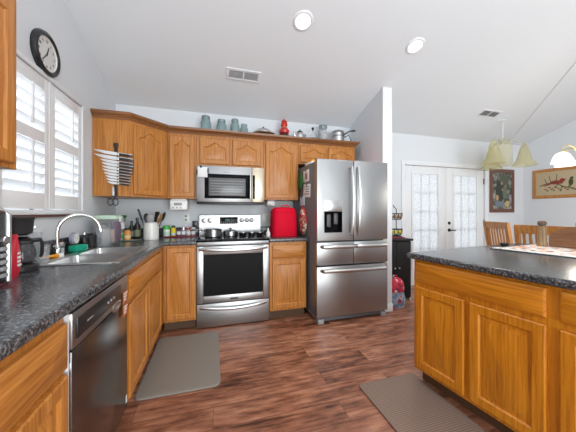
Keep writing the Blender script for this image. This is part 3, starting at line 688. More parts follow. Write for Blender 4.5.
cm = thing('coffee_maker', 'black drip coffee maker with glass carafe beside the window', 'coffee maker', (-.925, 1.61, CT), 35); cm.scale = (.72, .72, 1)
m = MB(); m.lathe([(.09, 0), (.095, .006), (.095, .026), (.085, .034), (.06, .036)], seg=32); build('base', m, BLACK, cm)
m = MB(); m.box(-.11, -.06, -.06, .06, .0, .22, .012); build('water_column', m, BLACK, cm)
m = MB(); m.lathe([(.05, .178), (.078, .19), (.085, .255), (.09, .262), (.09, .272), (.0, .274)], (-.02, 0, 0), 32); build('brew_head', m, MATTB, cm)
m = MB(); m.box(.062, .07, -.015, .02, .215, .225); build('badge', m, STEELB, cm)
m = MB(); m.lathe([(.05, .038), (.07, .05), (.073, .085), (.055, .135), (.048, .15), (.045, .15), (.052, .135), (.069, .085), (.066, .052), (.046, .042)], (.005, 0, 0), 28); ca = build('carafe', m, glass('smoked_glass', (.12, .12, .13), .05, .6), cm, 'dark glass carafe')
m = MB(); m.lathe([(.05, .15), (.052, .158), (.03, .172), (0, .174)], (.005, 0, 0)); m.torus((.005, 0, .14), .053, .004); build('carafe_lid', m, BLACK, ca)
m = MB(); m.tube([(.055, .0, .15), (.095, .0, .152), (.108, 0, .135), (.106, 0, .08), (.098, 0, .06)], [.011, .012, .012, .011, .009], 8); build('carafe_handle', m, BLACK, ca)
def tumbler(x, y, h_, r, label):
    m = MB(); m.lathe([(r * .8, 0), (r, h_), (r * .94, h_), (r * .75, .006)], seg=24); return one('tumbler', label, 'glass', m, CLEAR, (x, y, CT), 0, 'tumblers by the coffee maker')
tumbler(-.985, 1.815, .18, .036, 'tall clear tumbler just right of the coffee maker')
tumbler(-.93, 1.79, .11, .033, 'short clear tumbler before the tall clear tumbler')
br = thing('dish_brush', 'orange-handled brush lying behind the near sink bowl', 'brush', (-.985, 1.955, CT), 70)
m = MB(); m.tube([(-.07, 0, .018), (.0, 0, .016), (.06, 0, .014)], [.011, .009, .012], 10); build('handle', m, ORANGE, br)
m = MB(); m.box(.055, .09, -.014, .014, 0, .028, .006); build('bristle_head', m, WPL, br)
def shaker(x, y, label):
    o = thing('salt_shaker', label, 'shaker', (x, y, CT), 0, 'shakers behind the sink')
    m = MB(); m.lathe([(.017, 0), (.02, .004), (.016, .03), (.019, .055), (.019, .06)], seg=16); build('glass_body', m, CLEAR, o)
    m = MB(); m.lathe([(.02, .058), (.021, .07), (.012, .082), (0, .083)], seg=16); build('cap', m, STEELB, o)
    m = MB(); m.lathe([(.0145, .003), (.0145, .04), (0, .041)], seg=14); build('contents', m, WPL, o)
shaker(-1.035, 1.99, 'glass shaker left of the faucet base'); shaker(-1.035, 2.2, 'glass shaker right of the faucet base')
sp = thing('sponge', 'teal green sponge on the sink edge right of the faucet', 'sponge', (-.965, 2.27, CT + .006), 80)
m = MB(); m.box(-.06, .06, -.03, .03, .0, .045, .008, 3); build('foam', m, TEAL, sp)
m = MB(); m.box(.05, .066, -.028, .028, .004, .04, .004); build('label_band', m, WPL, sp)
tb = thing('timer', 'round grey-faced timer standing against the backsplash behind the teal sponge', 'timer', (-1.03, 2.33, CT + .001), 0)
m = MB(); m.lathe([(.045, 0), (.048, .004), (.048, .022), (.04, .028), (0, .03)], (0, 0, .048 + .045), 28, Matrix.Rotation(R(90), 4, 'Y')); build('case', m, pm('lilac_grey', (.35, .35, .45), .35), tb)
m = MB(); m.box(-.0, .03, -.03, .03, 0, .05, .004); build('stand', m, MATTB, tb)
m = MB(); m.lathe([(.038, .0285), (.038, .031), (0, .0315)], (0, 0, .093), 28, Matrix.Rotation(R(90), 4, 'Y')); build('dial', m, WPL, tb)
def bottle(name, label, cat, x, y, prof, mat_, cap, capm, group=None, lab=None, seg=20):
    o = thing(name, label, cat, (x, y, CT), 0, group)
    m = MB(); m.lathe(prof, seg=seg); build('body', m, mat_, o)
    m = MB(); m.lathe(cap, seg=seg); build('cap', m, capm, o)
    if lab:
        r, z0, z1, lm = lab; m = MB(); m.lathe([(r, z0), (r, z1)], seg=seg); build('paper_label', m, lm, o)
    return o
bottle('dish_soap_bottle', 'small black bottle with chrome cap behind the far sink bowl', 'bottle', -1.0, 2.45, [(.022, 0), (.026, .005), (.026, .09), (.012, .105), (.012, .115)], BLACK, [(.014, .113), (.014, .13), (0, .131)], STEELB)
mg_ = thing('mug', 'black mug left of the glass canister behind the sink', 'mug', (-.985, 2.53, CT), 30)
m = MB(); m.lathe([(.036, 0), (.04, .004), (.041, .1), (.037, .1), (.035, .01)], seg=28); build('cup', m, MATTB, mg_)
m = MB(); m.tube([(.038, 0, .08), (.062, 0, .078), (.07, 0, .05), (.058, 0, .025), (.038, 0, .022)], .0055, 8); build('handle', m, MATTB, mg_)
gc = thing('glass_canister', 'round clear glass canister before the lidded plastic bin', 'canister', (-.9, 2.545, CT))
m = MB(); m.lathe([(.05, 0), (.054, .006), (.054, .15), (.05, .155), (.047, .15), (.047, .01)], seg=28); build('jar', m, CLEAR, gc)
m = MB(); m.lathe([(.053, .156), (.055, .166), (.02, .17), (.016, .185), (0, .188)], seg=28); build('lid', m, CLEAR, gc)
bn = thing('food_bin', 'large clear plastic food bin with pale green lid in the corner', 'food container', (-.935, 2.735, CT))
m = MB(); bx = lambda a, z: rrect(a, a, z, .35)
m.rings([bx(.085, 0), bx(.092, .01), bx(.1, .235), bx(.096, .235), bx(.088, .014)]); build('tub', m, PLASTIC, bn)
m = MB(); m.rings([bx(.104, .232), bx(.106, .24), bx(.106, .255), bx(.09, .266), bx(.02, .268)]); build('lid', m, LGREEN, bn)
m = MB(); m.box(.1, .112, -.03, .03, .205, .25, .004); build('latch', m, WPL, bn)
def snack(x, y, z, a, b, h_, mat_, label, rz):
    m = MB(); m.rings([rrect(a, .006, 0), rrect(a, b * .8, .02), rrect(a * .98, b, h_ * .5), rrect(a, b * .7, h_ * .85), rrect(a, .005, h_)])
    return one('snack_bag', label, 'bag', m, mat_, (x, y, CT + z), rz, 'bags inside the plastic bin')
snack(-.885, 2.79, .016, .045, .022, .19, PURPLE, 'dark purple foil bag inside the clear bin', 60)
snack(-.92, 2.7, .016, .05, .026, .12, PINK, 'tan and pink bag low inside the clear bin', 35)
snack(-.975, 2.75, .016, .05, .02, .18, GREYP, 'grey bag at the back inside the clear bin', 70)
# tray of oils in the corner
TX, TY = -.845, 3.05
m = MB(); m.lathe([(.1, 0), (.115, .004), (.125, .012), (.12, .013), (.1, .007), (0, .007)], seg=40); one('plate', 'pale round plate under the corner bottles', 'plate', m, pm('pale_green_glaze', (.66, .72, .6), .25), (TX, TY, CT))
CTs = CT; CT = CTs + .0075
spb = thing('spray_bottle', 'white and green spray bottle at the left of the corner plate', 'bottle', (TX - .075, TY - .01, CT), 20)
m = MB(); m.lathe([(.032, 0), (.035, .006), (.035, .13), (.03, .165), (.014, .195), (.013, .21)], seg=24); build('body', m, WPL, spb)
m = MB(); m.lathe([(.0358, .02), (.0358, .06)], seg=24); build('label_band', m, GREEN, spb)
m = MB(); m.lathe([(.0355, .075), (.0355, .115)], seg=24); build('print_band', m, INK, spb)
m = MB(); m.lathe([(.016, .205), (.017, .225), (.012, .23)], seg=16); m.box(-.012, .05, -.009, .009, .228, .255, .005); m.tube([(.03, 0, .232), (.038, 0, .205), (.034, 0, .19)], .005, 6); build('trigger_head', m, DGREEN, spb)
bottle('sauce_jar', 'amber sauce jar with pale label on the corner plate', 'jar', TX - .005, TY - .05, [(.028, 0), (.031, .004), (.031, .085), (.024, .1), (.024, .105)], AMBER, [(.026, .103), (.026, .12), (0, .121)], MATTB, None, (.0316, .02, .05, pm('cream_label', (.75, .6, .35), .6)))
bottle('oil_bottle', 'dark oil bottle with short neck on the corner plate, left of two', 'bottle', TX + .01, TY + .04, [(.026, 0), (.028, .005), (.028, .12), (.011, .155), (.011, .175)], pm('dark_green_glass', (.02, .03, .015), .1), [(.013, .172), (.013, .195), (0, .196)], BLACK, 'oil bottles', (.0285, .03, .085, INK))
bottle('oil_bottle', 'taller dark oil bottle at the right of the corner plate', 'bottle', TX + .07, TY + .015, [(.03, 0), (.033, .005), (.033, .14), (.012, .18), (.012, .205)], pm('dark_brown_glass', (.02, .014, .01), .1), [(.015, .2), (.015, .228), (0, .229)], BLACK, 'oil bottles', (.0335, .03, .1, pm('olive_label', (.16, .17, .1), .6)))
CT = CTs
# utensil crock
m = MB(); m.lathe([(.07, 0), (.074, .004), (.074, .172), (.077, .176), (.076, .184), (.068, .182), (.066, .01)], seg=36); one('utensil_crock', 'white ceramic crock full of cooking utensils', 'crock', m, CERAM, (-.64, 3.06, CT))
def utensil(kind, ax, ay, L, label, mm=BLACK, rz=0):
    o = thing(kind, label, 'utensil', (-.64 + ax * .25, 3.06 + ay * .25, CT + .02), rz, 'utensils in the crock')
    tip = Vector((ax * .8, ay * .8, L * 1.04)); 
    m = MB(); m.tube([(0, 0, 0), tip * .62], [.006, .005], 8); build('handle', m, mm, o)
    m = MB(); q = tip.to_track_quat('Z', 'Y').to_matrix().to_4x4(); T = Matrix.Translation(tip * .6) @ q
    if kind == 'spatula':
        m.box(-.036, .036, -.003, .003, .0, L * .42, .003, M=T)
    else:
        g = bmesh.ops.create_uvsphere(m.bm, u_segments=16, v_segments=10, radius=1)['verts']
        for v in g: v.co = T @ Vector((v.co.x * .038, v.co.y * .018, .056 + v.co.z * .056))
    build('head', m, mm, o)
utensil('spatula', -.12, .0, .3, 'black spatula leaning left in the white crock')
utensil('serving_spoon', -.055, .04, .245, 'black spoon at the left back in the white crock')
utensil('serving_spoon', .0, -.05, .235, 'dark grey spoon at the front of the white crock', GREYP)
utensil('spatula', .05, .05, .27, 'black spatula upright at the back of the white crock')
utensil('serving_spoon', .13, .03, .275, 'black ladle leaning right in the white crock')
utensil('serving_spoon', .1, -.04, .25, 'pale wooden spoon leaning right in the white crock', MILLW)
# spices left of the range
m = MB(); m.box(-.2, .17, -.05, .05, 0, .012, .004); one('spice_tray', 'dark red tray under the row of spice jars', 'tray', m, pm('dark_red_tray', (.25, .02, .04), .4), (-.36, 3.3, CT))
CT = CTs + .0125
bottle('spice_bottle', 'white bottle with bright green cap beside the crock', 'bottle', -.525, 3.285, [(.034, 0), (.036, .004), (.036, .075), (.034, .08)], WPL, [(.037, .078), (.037, .118), (.03, .124), (0, .125)], GREEN, 'spice jars', (.0365, .015, .055, LGREEN))
bottle('spice_bottle', 'yellow bottle with black cap right of the green-capped bottle', 'bottle', -.455, 3.31, [(.024, 0), (.027, .004), (.027, .085), (.018, .1)], YEL, [(.019, .098), (.02, .122), (0, .123)], BLACK, 'spice jars', (.0275, .01, .035, BLUEP))
for x, cm_, bm_, lb in ((-.395, MATTB, PURPLE, 'spice jar with dark cap right of the yellow bottle'), (-.34, STEELB, CLEAR, 'clear spice jar with steel cap, second right of the yellow bottle'),
                        (-.285, REDG, PINK, 'spice jar with red cap, third right of the yellow bottle'), (-.23, WPL, CLEAR, 'clear spice jar with white cap nearest the range')):
    bottle('spice_jar', lb, 'jar', x, 3.3, [(.022, 0), (.024, .003), (.024, .07), (.021, .075)], bm_, [(.023, .073), (.023, .098), (0, .099)], cm_, 'spice jars', (.0244, .014, .052, PAPER))
CT = CTs
# wall and under-cabinet fittings
uc = thing('under_cabinet_radio', 'white clock radio hung under the wall cabinet left of the microwave', 'radio', (-.375, 3.2, 1.36))
m = MB(); m.box(-.095, .095, -.06, .12, -.13, -.012, .015, 3); build('case', m, WPL, uc)
m = MB(); m.box(-.08, .08, -.04, .1, -.014, 0); build('mount', m, WPL, uc)
m = MB(); m.box(-.05, .035, -.0615, -.058, -.075, -.045, .001); build('display', m, GREYP, uc)
for i in range(3): m = MB(); m.cyl((-.06 + i * .04, -.064, -.1), (-.06 + i * .04, -.058, -.1), .008, seg=10); build('button', m, GREYP, uc)
def outlet(x, z, label, col=WPL, w_=.075):
    o = thing('outlet', label, 'outlet', (x, YB, z), 0, 'outlets on the back wall')
    m = MB(); m.box(-w_ / 2, w_ / 2, -.006, 0, -.058, .058, .002); build('plate', m, col, o)
    for dz in (-.022, .022): m = MB(); m.lathe([(.016, 0), (.016, .003), (0, .0032)], (0, -.006, dz), 16, Matrix.Rotation(R(90), 4, 'X')); build('socket', m, GREYP if w_ < .1 else LGREEN, o)
outlet(-.325, 1.135, 'white wall outlet below the white clock radio')
outlet(.7, 1.128, 'wide white wall outlet plate left of the red cover', WPL, .13)
m = MB(); m.box(-.03, .03, -.045, 0, -.04, .04, .006); one('plug_adapter', 'black plug adapter on the wall just left of the range', 'plug', m, BLACK, (-.215, YB - .022, 1.06))
jo = thing('can_opener', 'small silver can opener mounted under the cabinet above the red cover', 'can opener', (.71, 3.24, 1.36))
m = MB(); m.box(-.05, .05, -.05, .05, -.07, 0, .01); build('housing', m, WPL, jo)
m = MB(); m.tube([(-.03, -.055, -.05), (.02, -.07, -.075), (.05, -.07, -.08)], .007, 8); build('lever', m, STEELB, jo)
# cookware on the range
RZ = .917
def pan(name, label, x, y, r, h_, ang_=None, hl=.16, lid=False, z=RZ, mm=STEELB):
    o = thing(name, label, 'pan', (x, y, z), 0, 'pans on the range')
    m = MB(); m.lathe([(r * .92, 0), (r, .006), (r, h_), (r + .004, h_ + .003), (r - .004, h_), (r - .005, .008)], seg=36); build('pot', m, mm, o)
    if ang_ is not None:
        c, s_ = math.cos(R(ang_)), math.sin(R(ang_))
        m = MB(); m.tube([(c * (r - .003), s_ * (r - .003), h_ * .8), (c * (r + .05), s_ * (r + .05), h_ * .95), (c * (r + hl), s_ * (r + hl), h_ * 1.05)], [.006, .008, .01], 8); build('handle', m, BLACK if mm is STEELB else mm, o)
    if lid:
        m = MB(); m.lathe([(r + .003, h_ + .003), (r, h_ + .008), (r * .5, h_ + .02), (.008, h_ + .024)], seg=36); l_ = build('lid', m, STEEL, o)
        m = MB(); m.lathe([(.007, h_ + .022), (.006, h_ + .032), (.014, h_ + .038), (.012, h_ + .046), (0, h_ + .047)], seg=16); build('knob', m, BLACK, l_)
DPAN = pm('dark_pan_steel', (.3, .3, .3), .3, 1)
pan('saucepan', 'dark saucepan with handle pointing left at the left rear burner', .0, 3.17, .098, .085, 176, .16, mm=DPAN)
pan('saucepan', 'lidded low pan at the middle back of the range', .205, 3.2, .085, .055, None, 0, True, mm=DPAN)
for x, lb in ((.345, 'small steel bowl right of the middle pan, leftmost of three'), (.45, 'small steel bowl on the range, middle of three'), (.55, 'small steel bowl at the right rear of the range')):
    o = thing('steel_bowl', lb, 'bowl', (x, 3.12, RZ), 0, 'steel bowls on the range')
    m = MB(); m.lathe([(.03, 0), (.036, .004), (.048, .045), (.05, .048), (.046, .045), (.03, .008)], seg=28); build('bowl', m, DPAN, o)
    m = MB(); m.torus((0, 0, .048), .049, .0035, 28, 6); build('rolled_rim', m, STEELB, o)
sb = thing('squeeze_bottle', 'small white pointed bottle between range and red cover', 'bottle', (.635, 3.02, CT))
m = MB(); m.lathe([(.022, 0), (.025, .004), (.025, .05), (.012, .068)], seg=18); build('body', m, WPL, sb)
m = MB(); m.lathe([(.013, .066), (.011, .08), (.004, .11), (0, .111)], seg=14); build('nozzle', m, WPL, sb)
rc = thing('mixer_cover', 'bright red fabric appliance cover on the worktop beside the refrigerator', 'appliance cover', (.838, 3.07, CT), 4)
m = MB(); q = lambda a, b, z: rrect(a, b, z, .45)
m.rings([q(.15, .11, 0), q(.155, .115, .01), q(.154, .114, .16), q(.15, .11, .27), q(.148, .108, .3), q(.135, .095, .335), q(.1, .065, .352), q(.03, .02, .356)]); build('cover', m, RED, rc)
m = MB(); m.tube([p for p in q(.151, .111, .302)], .005, 6, closed=True); build('piping', m, RED, rc)
m = MB(); m.tube([p for p in q(.157, .117, .008)], .005, 6, closed=True); build('hem', m, RED, rc)
m = MB(); m.tube([(-.05, -.07, .345), (-.045, -.08, .372), (.03, -.08, .378), (.045, -.07, .35)], .006, 8); build('top_loop', m, RED, rc)
# things on the refrigerator's left side
FXs = 1.069
def hung(name, label, cat, y0, y1, z0, z1, mat_, t=.0025, ang_=0, group=None, lines=0):
    o = thing(name, label, cat, (FXs - .0005, (y0 + y1) / 2, (z0 + z1) / 2), 0, group); o.rotation_euler = (R(ang_), 0, 0)
    a, b = (y1 - y0) / 2, (z1 - z0) / 2
    m = MB(); m.box(-t, 0, -a, a, -b, b, min(.0008, t / 3)); build('sheet', m, mat_, o)
    for i in range(lines):
        m = MB(); zz = b - .03 - i * .028; m.box(-t - .0006, -t, -a * .75, a * (.75 - .2 * (i % 3)), zz - .006, zz + .004); build('print', m, INK, o)
    m = MB(); m.lathe([(.012, 0), (.012, .004), (.009, .006), (0, .0062)], (-t, 0, b - .012), 14, Matrix.Rotation(R(-90), 4, 'Y')); build('magnet', m, BLACK, o)
    return o
hung('photo_sheet', 'white sheet with a brown picture on the refrigerator side, upper of two', 'paper', 2.78, 2.98, 1.57, 1.71, PAPER, group='papers on the refrigerator')
m = MB(); m.box(-.0009, 0, -.05, .03, -.04, .035); p_ = build('picture', m, pm('brown_picture', (.3, .2, .15), .6), bpy.data.objects['photo_sheet']); p_.location = (-.0026, 0, 0)
hung('printed_sheet', 'white printed sheet on the refrigerator side, lower of two', 'paper', 2.74, 2.97, 1.385, 1.54, PAPER, ang_=3, group='papers on the refrigerator', lines=4)
hung('note_pad', 'pale blue note pad on the refrigerator side below the papers', 'note pad', 2.93, 3.08, 1.29, 1.4, BLUEP, .01)
gp = thing('pot_holder', 'green pot holder hanging at the back of the refrigerator side', 'pot holder', (FXs - .001, 3.03, 1.59))
m = MB(); m.rings([[Vector((-x_, b * math.cos(t), a * math.sin(t))) for t in [2 * math.pi * k / 24 for k in range(24)]] for x_, a, b in ((0, .08, .05), (.01, .1, .065), (.028, .1, .065), (.038, .075, .045))]); build('pad', m, DGREEN, gp)
m = MB(); m.torus((-.025, 0, .125), .014, .004, 16, 6, Matrix.Rotation(R(90), 4, 'Y')); build('loop', m, DGREEN, gp)
om = thing('oven_mitt', 'red and cream printed oven mitt hanging low on the refrigerator side', 'oven mitt', (FXs - .001, 2.93, 1.1))
m = MB(); m.rings([[Vector((-x_, (b + .0) * math.cos(t) * (1 - .25 * math.sin(t)), a * math.sin(t))) for t in [2 * math.pi * k / 28 for k in range(28)]] for x_, a, b in ((0, .14, .075), (.012, .16, .09), (.035, .16, .09), (.05, .13, .07))])
build('mitt', m, MITT, om)
m = MB(); m.ball((-.024, -.085, -.02), (.02, .035, .055)); build('thumb', m, MITT, om)
m = MB(); m.torus((-.02, 0, .175), .018, .004, 16, 6, Matrix.Rotation(R(90), 4, 'Y')); build('loop', m, RED, om)
# on top of the refrigerator
m = MB(); N = 24; m.rings([rrect(.13, .1, 0), rrect(.14, .11, .01), rrect(.14, .11, .022), rrect(.13, .1, .028)]); one('folded_cloth', 'folded red cloth on the right of the refrigerator top', 'cloth', m, RED, (1.8, 2.85, 1.766))
m = MB(); m.box(-.1, .1, -.08, .08, 0, .035, .003); one('paper_stack', 'stack of white papers on the left of the refrigerator top', 'papers', m, PAPER, (1.18, 2.86, 1.766), 8)
m = MB(); m.box(-.08, .08, -.06, .06, 0, .02, .003); one('card_box', 'flat orange box on top of the white paper stack', 'box', m, ORANGE, (1.18, 2.86, 1.802), 5)

# ---------------------------------------------------------------- on top of the wall cabinets
TZ = UZ1 + .0005; CY = 3.26
def mason(x, h_, r, label, lidm=AQUA):
    o = thing('glass_jar', label, 'jar', (x, CY, TZ), 0, 'aqua glass jars on the cabinets')
    m = MB(); m.lathe([(r * .92, 0), (r, .008), (r, h_ * .68), (r * .74, h_ * .82), (r * .74, h_ * .88), (r * .68, h_ * .88), (r * .92, h_ * .66), (r * .92, .012)], seg=28); build('jar', m, AQUA, o)
    m = MB(); m.lathe([(r * .8, h_ * .86), (r * .82, h_ * .97), (r * .75, h_), (0, h_ * 1.005)], seg=28); build('lid', m, lidm, o)
GL = pm('zinc_lid', (.3, .36, .36), .4, .7)
mason(-.085, .24, .062, 'aqua glass jar on the cabinets, largest and leftmost of four', GL)
mason(.1, .215, .06, 'squat aqua glass jar on the cabinets, second from the left', GL)
mason(.262, .235, .055, 'aqua glass jar on the cabinets, tall third from the left', GL)
mason(.375, .185, .05, 'smallest aqua glass jar on the cabinets, fourth from the left', AQUA)
pt = thing('serving_platter', 'silver domed serving platter on the cabinets', 'platter', (.62, CY, TZ)); pt.scale = (1, 1, 1.25)
m = MB(); m.lathe([(.07, 0), (.09, .035), (.15, .062), (.152, .066), (.148, .068), (.09, .045)], seg=40); build('dish', m, STEELB, pt)
m = MB(); m.lathe([(.12, .066), (.115, .085), (.08, .11), (.03, .122), (0, .124)], seg=40); build('dome', m, STEELB, pt)
m = MB(); m.lathe([(.012, .12), (.008, .132), (.014, .14), (0, .146)], seg=16); build('knob', m, BLACK, pt)
lm = thing('oil_lamp', 'red glass figure lamp with dark base on the cabinets', 'lamp', (.9, CY, TZ)); lm.scale = (.88, .88, 1)
m = MB(); m.lathe([(.07, 0), (.085, .02), (.095, .06), (.08, .09), (.05, .105), (.05, .11)], seg=32); build('base', m, pm('dark_pewter', (.08, .06, .05), .3, .6), lm)
m = MB(); m.lathe([(.05, .108), (.072, .12), (.078, .15), (.05, .185), (.034, .195)], seg=28); build('skirt', m, REDG, lm)
m = MB(); m.lathe([(.034, .194), (.048, .21), (.052, .235), (.04, .26), (.03, .266)], seg=24); build('globe', m, REDG, lm)
m = MB(); m.lathe([(.045, .264), (.046, .27), (.03, .285), (.02, .3), (0, .302)], seg=24); build('cap', m, REDG, lm)
m = MB(); m.torus((0, 0, .195), .037, .006, 24, 6); build('collar', m, BRASS, lm)
tp = thing('teapot', 'small silver teapot on the cabinets right of the red lamp', 'teapot', (1.12, CY, TZ), 200)
m = MB(); m.lathe([(.04, 0), (.06, .02), (.068, .07), (.06, .12), (.04, .14), (.04, .145)], seg=28); build('pot', m, STEELB, tp)
m = MB(); m.lathe([(.042, .143), (.035, .16), (.01, .172), (.012, .185), (0, .19)], seg=24); build('lid', m, BLACK, tp)
m = MB(); m.tube([(.06, 0, .07), (.09, 0, .1), (.105, 0, .14)], [.014, .01, .007], 10); build('spout', m, STEELB, tp)
m = MB(); m.tube([(-.05, 0, .13), (-.095, 0, .135), (-.1, 0, .08), (-.06, 0, .05)], .006, 8); build('handle', m, BLACK, tp)
cb = thing('cruet', 'little glass cruet with black stopper on the cabinets', 'cruet', (1.305, CY, TZ))
m = MB(); m.lathe([(.035, 0), (.045, .01), (.048, .09), (.03, .14), (.012, .165), (.012, .19)], seg=24); build('flask', m, CLEAR, cb)
m = MB(); m.lathe([(.01, .185), (.01, .2), (.018, .215), (.016, .23), (0, .235)], seg=16); build('stopper', m, BLACK, cb)
m = MB(); m.lathe([(.04, .012), (.042, .085), (.02, .1), (0, .101)], seg=20); build('contents', m, MATTB, cb)
gj = thing('glass_canister', 'tall clear glass canister on the cabinets beside the steel kettle', 'canister', (1.455, CY, TZ))
m = MB(); m.lathe([(.052, 0), (.057, .008), (.057, .2), (.05, .23), (.046, .228), (.052, .2), (.052, .012)], seg=28); build('jar', m, CLEAR, gj)
m = MB(); m.lathe([(.056, .225), (.058, .25), (.05, .275), (0, .28)], seg=28); build('lid', m, GL, gj)
m = MB(); m.lathe([(.048, .014), (.048, .17), (0, .171)], seg=24); build('contents', m, pm('pale_contents', (.6, .58, .55), .8), gj)
pk = thing('kettle', 'steel pot with black handles and legs at the right of the cabinet top', 'pot', (1.67, CY - .03, TZ)); pk.scale = (1.1, 1.1, 1.15)
m = MB(); m.lathe([(.07, 0), (.078, .01), (.078, .15), (.083, .155), (.07, .158)], seg=32); build('pot', m, STEELB, pk)
m = MB(); m.torus((0, 0, .11), .079, .005, 32, 6); build('band', m, DPAN, pk)
m = MB(); m.lathe([(.08, .156), (.07, .175), (.02, .19), (0, .191)], seg=32); build('lid', m, STEEL, pk)
m = MB(); m.tube([(.06, -.05, .13), (.11, -.09, .16), (.19, -.09, .175)], [.008, .01, .012], 8); build('handle', m, BLACK, pk)
m = MB(); m.tube([(.076, -.03, .1), (.12, -.06, .13), (.15, -.06, .06), (.17, -.05, .01)], .006, 8); build('side_arm', m, BLACK, pk)

# ---------------------------------------------------------------- dining side
bk = thing('black_cabinet', 'low black cabinet beyond the refrigerator partition', 'cabinet', (2.14, 2.9, 0))
m = MB(); m.box(0, .48, .02, .5, .02, .815, .004); build('body', m, BCAB, bk)
m = MB(); m.box(-.01, .5, -.01, .505, .815, .842, .004); build('top', m, BCAB, bk)
for a, b_ in ((.01, .236), (.244, .47)): m = MB(); m.box(a, b_, .003, .02, .06, .8, .003); d_ = build('door', m, BCAB, bk); m = MB(); m.ball((b_ - .03 if a < .1 else a + .03, -.006, .45), .012, 10); build('knob', m, STEELB, d_)
m = MB(); m.box(.46, .475, .01, .05, 0, .03, .002); build('foot', m, WPL, bk)
m = MB(); N = 24; m.rings([rrect(.14, .1, 0), rrect(.15, .11, .004), rrect(.15, .11, .01), rrect(.13, .09, .014)]); one('placemat', 'red folded placemat on the black cabinet', 'placemat', m, pm('dark_red_cloth', (.3, .03, .06), .8), (2.46, 3.08, .843))
st = thing('basket_stand', 'two-tier black wire fruit basket stand on the black cabinet', 'basket stand', (2.53, 3.1, .858))
m = MB(); m.tube([(0, 0, 0), (0, 0, .39), (-.02, -.01, .41), (-.05, -.02, .415), (-.07, -.02, .45)], .006, 8); m.lathe([(.08, 0), (.08, .006), (.02, .008)], seg=24); build('post', m, IRON, st)
for z in (.02, .245):
    m = MB(); m.torus((.0, -.0, z + .085), .08, .0055, 28, 6); m.torus((0, 0, z), .055, .004, 24, 6)
    for k in range(10):
        a = 2 * math.pi * k / 10; c, s_ = math.cos(a), math.sin(a); m.tube([(c * .055, s_ * .055, z), (c * .075, s_ * .075, z + .03), (c * .08, s_ * .08, z + .085)], .0035, 6)
    m.tube([(-.06, 0, z), (.06, 0, z)], .004, 6); m.tube([(0, -.06, z), (0, .06, z)], .004, 6)
    m.tube([(.08, 0, z + .085), (.1, 0, z + .1), (.105, 0, z + .05)], .004, 6); build('basket', m, IRON, st)
for x, y, lb in ((-.042, -.012, 'yellow lemon at the left in the lower wire basket'), (.036, -.02, 'yellow lemon at the right in the lower wire basket')):
    m = MB(); m.lathe([(0, -.05), (.01, -.045), (.03, -.03), (.038, 0), (.03, .03), (.01, .045), (0, .05)], seg=20, M=Matrix.Scale(.75, 4) @ Matrix.Rotation(R(80), 4, 'X')); one('lemon', lb, 'fruit', m, pm('lemon_%d' % (x * 1000), (.75, .68, .03), .45), (2.53 + x, 3.1 + y, .858 + .064), 20, 'lemons in the wire basket')
for x, y, lb in ((-.037, -.01, 'brown onion at the left in the upper wire basket'), (.04, -.01, 'brown onion at the right in the upper wire basket')):
    m = MB(); m.lathe([(.005, -.035), (.03, -.025), (.042, 0), (.03, .028), (.008, .042), (.004, .055), (0, .056)], seg=20, M=Matrix.Scale(.8, 4)); one('onion', lb, 'vegetable', m, pm('onion_%d' % (x * 1000), (.35, .24, .15), .5), (2.53 + x, 3.1 + y, .858 + .286), 0, 'onions in the wire basket')
bp = thing('backpack', 'red and blue-grey floral bag on the floor before the black cabinet', 'bag', (2.235, 2.765, 0))
N = 24
m = MB(); m.rings([rrect(.1, .075, 0), rrect(.115, .085, .02), rrect(.118, .088, .12), rrect(.1, .075, .2)]); build('lower_pouch', m, FLORALB, bp, 'blue-grey floral lower half')
m = MB(); m.rings([rrect(.1, .075, .195), rrect(.105, .08, .23), rrect(.1, .075, .31), rrect(.07, .05, .36), rrect(.02, .015, .375)]); build('upper_pouch', m, FLORAL, bp, 'red floral upper half')
m = MB(); m.tube([(-.03, 0, .36), (-.025, 0, .4), (.025, 0, .4), (.03, 0, .36)], .006, 8); build('handle', m, FLORAL, bp)
m = MB(); m.ball((.0, -.088, .1), (.03, .008, .022)); build('patch', m, FLORAL, bp, 'red patch')

def chair(label, x, y, rz):
    o = thing('dining_chair', label, 'chair', (x, y, 0), rz, 'dining chairs')       # back at local x=0, sitter faces +x
    w2 = .215
    for sy in (-1, 1):
        m = MB(); P = [(.07, 0), (.03, .44), (-.0, .7), (-.055, 1.06)]
        m.rings([[Vector((px + dx, sy * w2 + dy, pz)) for dx, dy in ((-.018, -.021), (.018, -.021), (.018, .021), (-.018, .021))] for px, pz in P]); build('rear_leg', m, CHAIRW, o)
        m = MB(); m.box(.42, .46, sy * w2 - .02, sy * w2 + .02, 0, .43, .004); build('front_leg', m, CHAIRW, o)
    m = MB(); m.rings([[Vector((-.055 + a - .02 * (1 - (t / 7 - 1) ** 2) * 0, -w2 - .02 + (2 * w2 + .04) * t / 14, z)) for a, z in ((.0, .985), (.024, .985), (.012, 1.075), (-.012, 1.075))] for t in range(15)]); build('top_rail', m, CHAIRW, o)
    m = MB(); m.box(-.002, .02, -w2, w2, .62, .665, .004); build('lower_rail', m, CHAIRW, o)
    for k in range(7):
        y_ = -w2 + 2 * w2 * (k + 1) / 8; m = MB(); m.rings([[Vector((px + dx, y_ + dy, pz)) for dx, dy in ((-.007, -.012), (.007, -.012), (.007, .012), (-.007, .012))] for px, pz in ((.01, .65), (-.04, 1.0))]); build('slat', m, CHAIRW, o)
    m = MB(); m.box(.0, .47, -w2 - .025, w2 + .025, .43, .465, .012, 3); build('seat', m, CHAIRW, o)
    for sy in (-1, 1): m = MB(); m.box(.06, .43, sy * w2 - .012, sy * w2 + .012, .18, .21, .003); build('stretcher', m, CHAIRW, o)
    return o
ch = chair('slat-back wooden chair nearest the french doors', 3.78, 2.56, -22)
copy_tree(ch, (3.17, 1.72, 0), 'slat-back wooden chair behind the pepper mill on the island', 4)
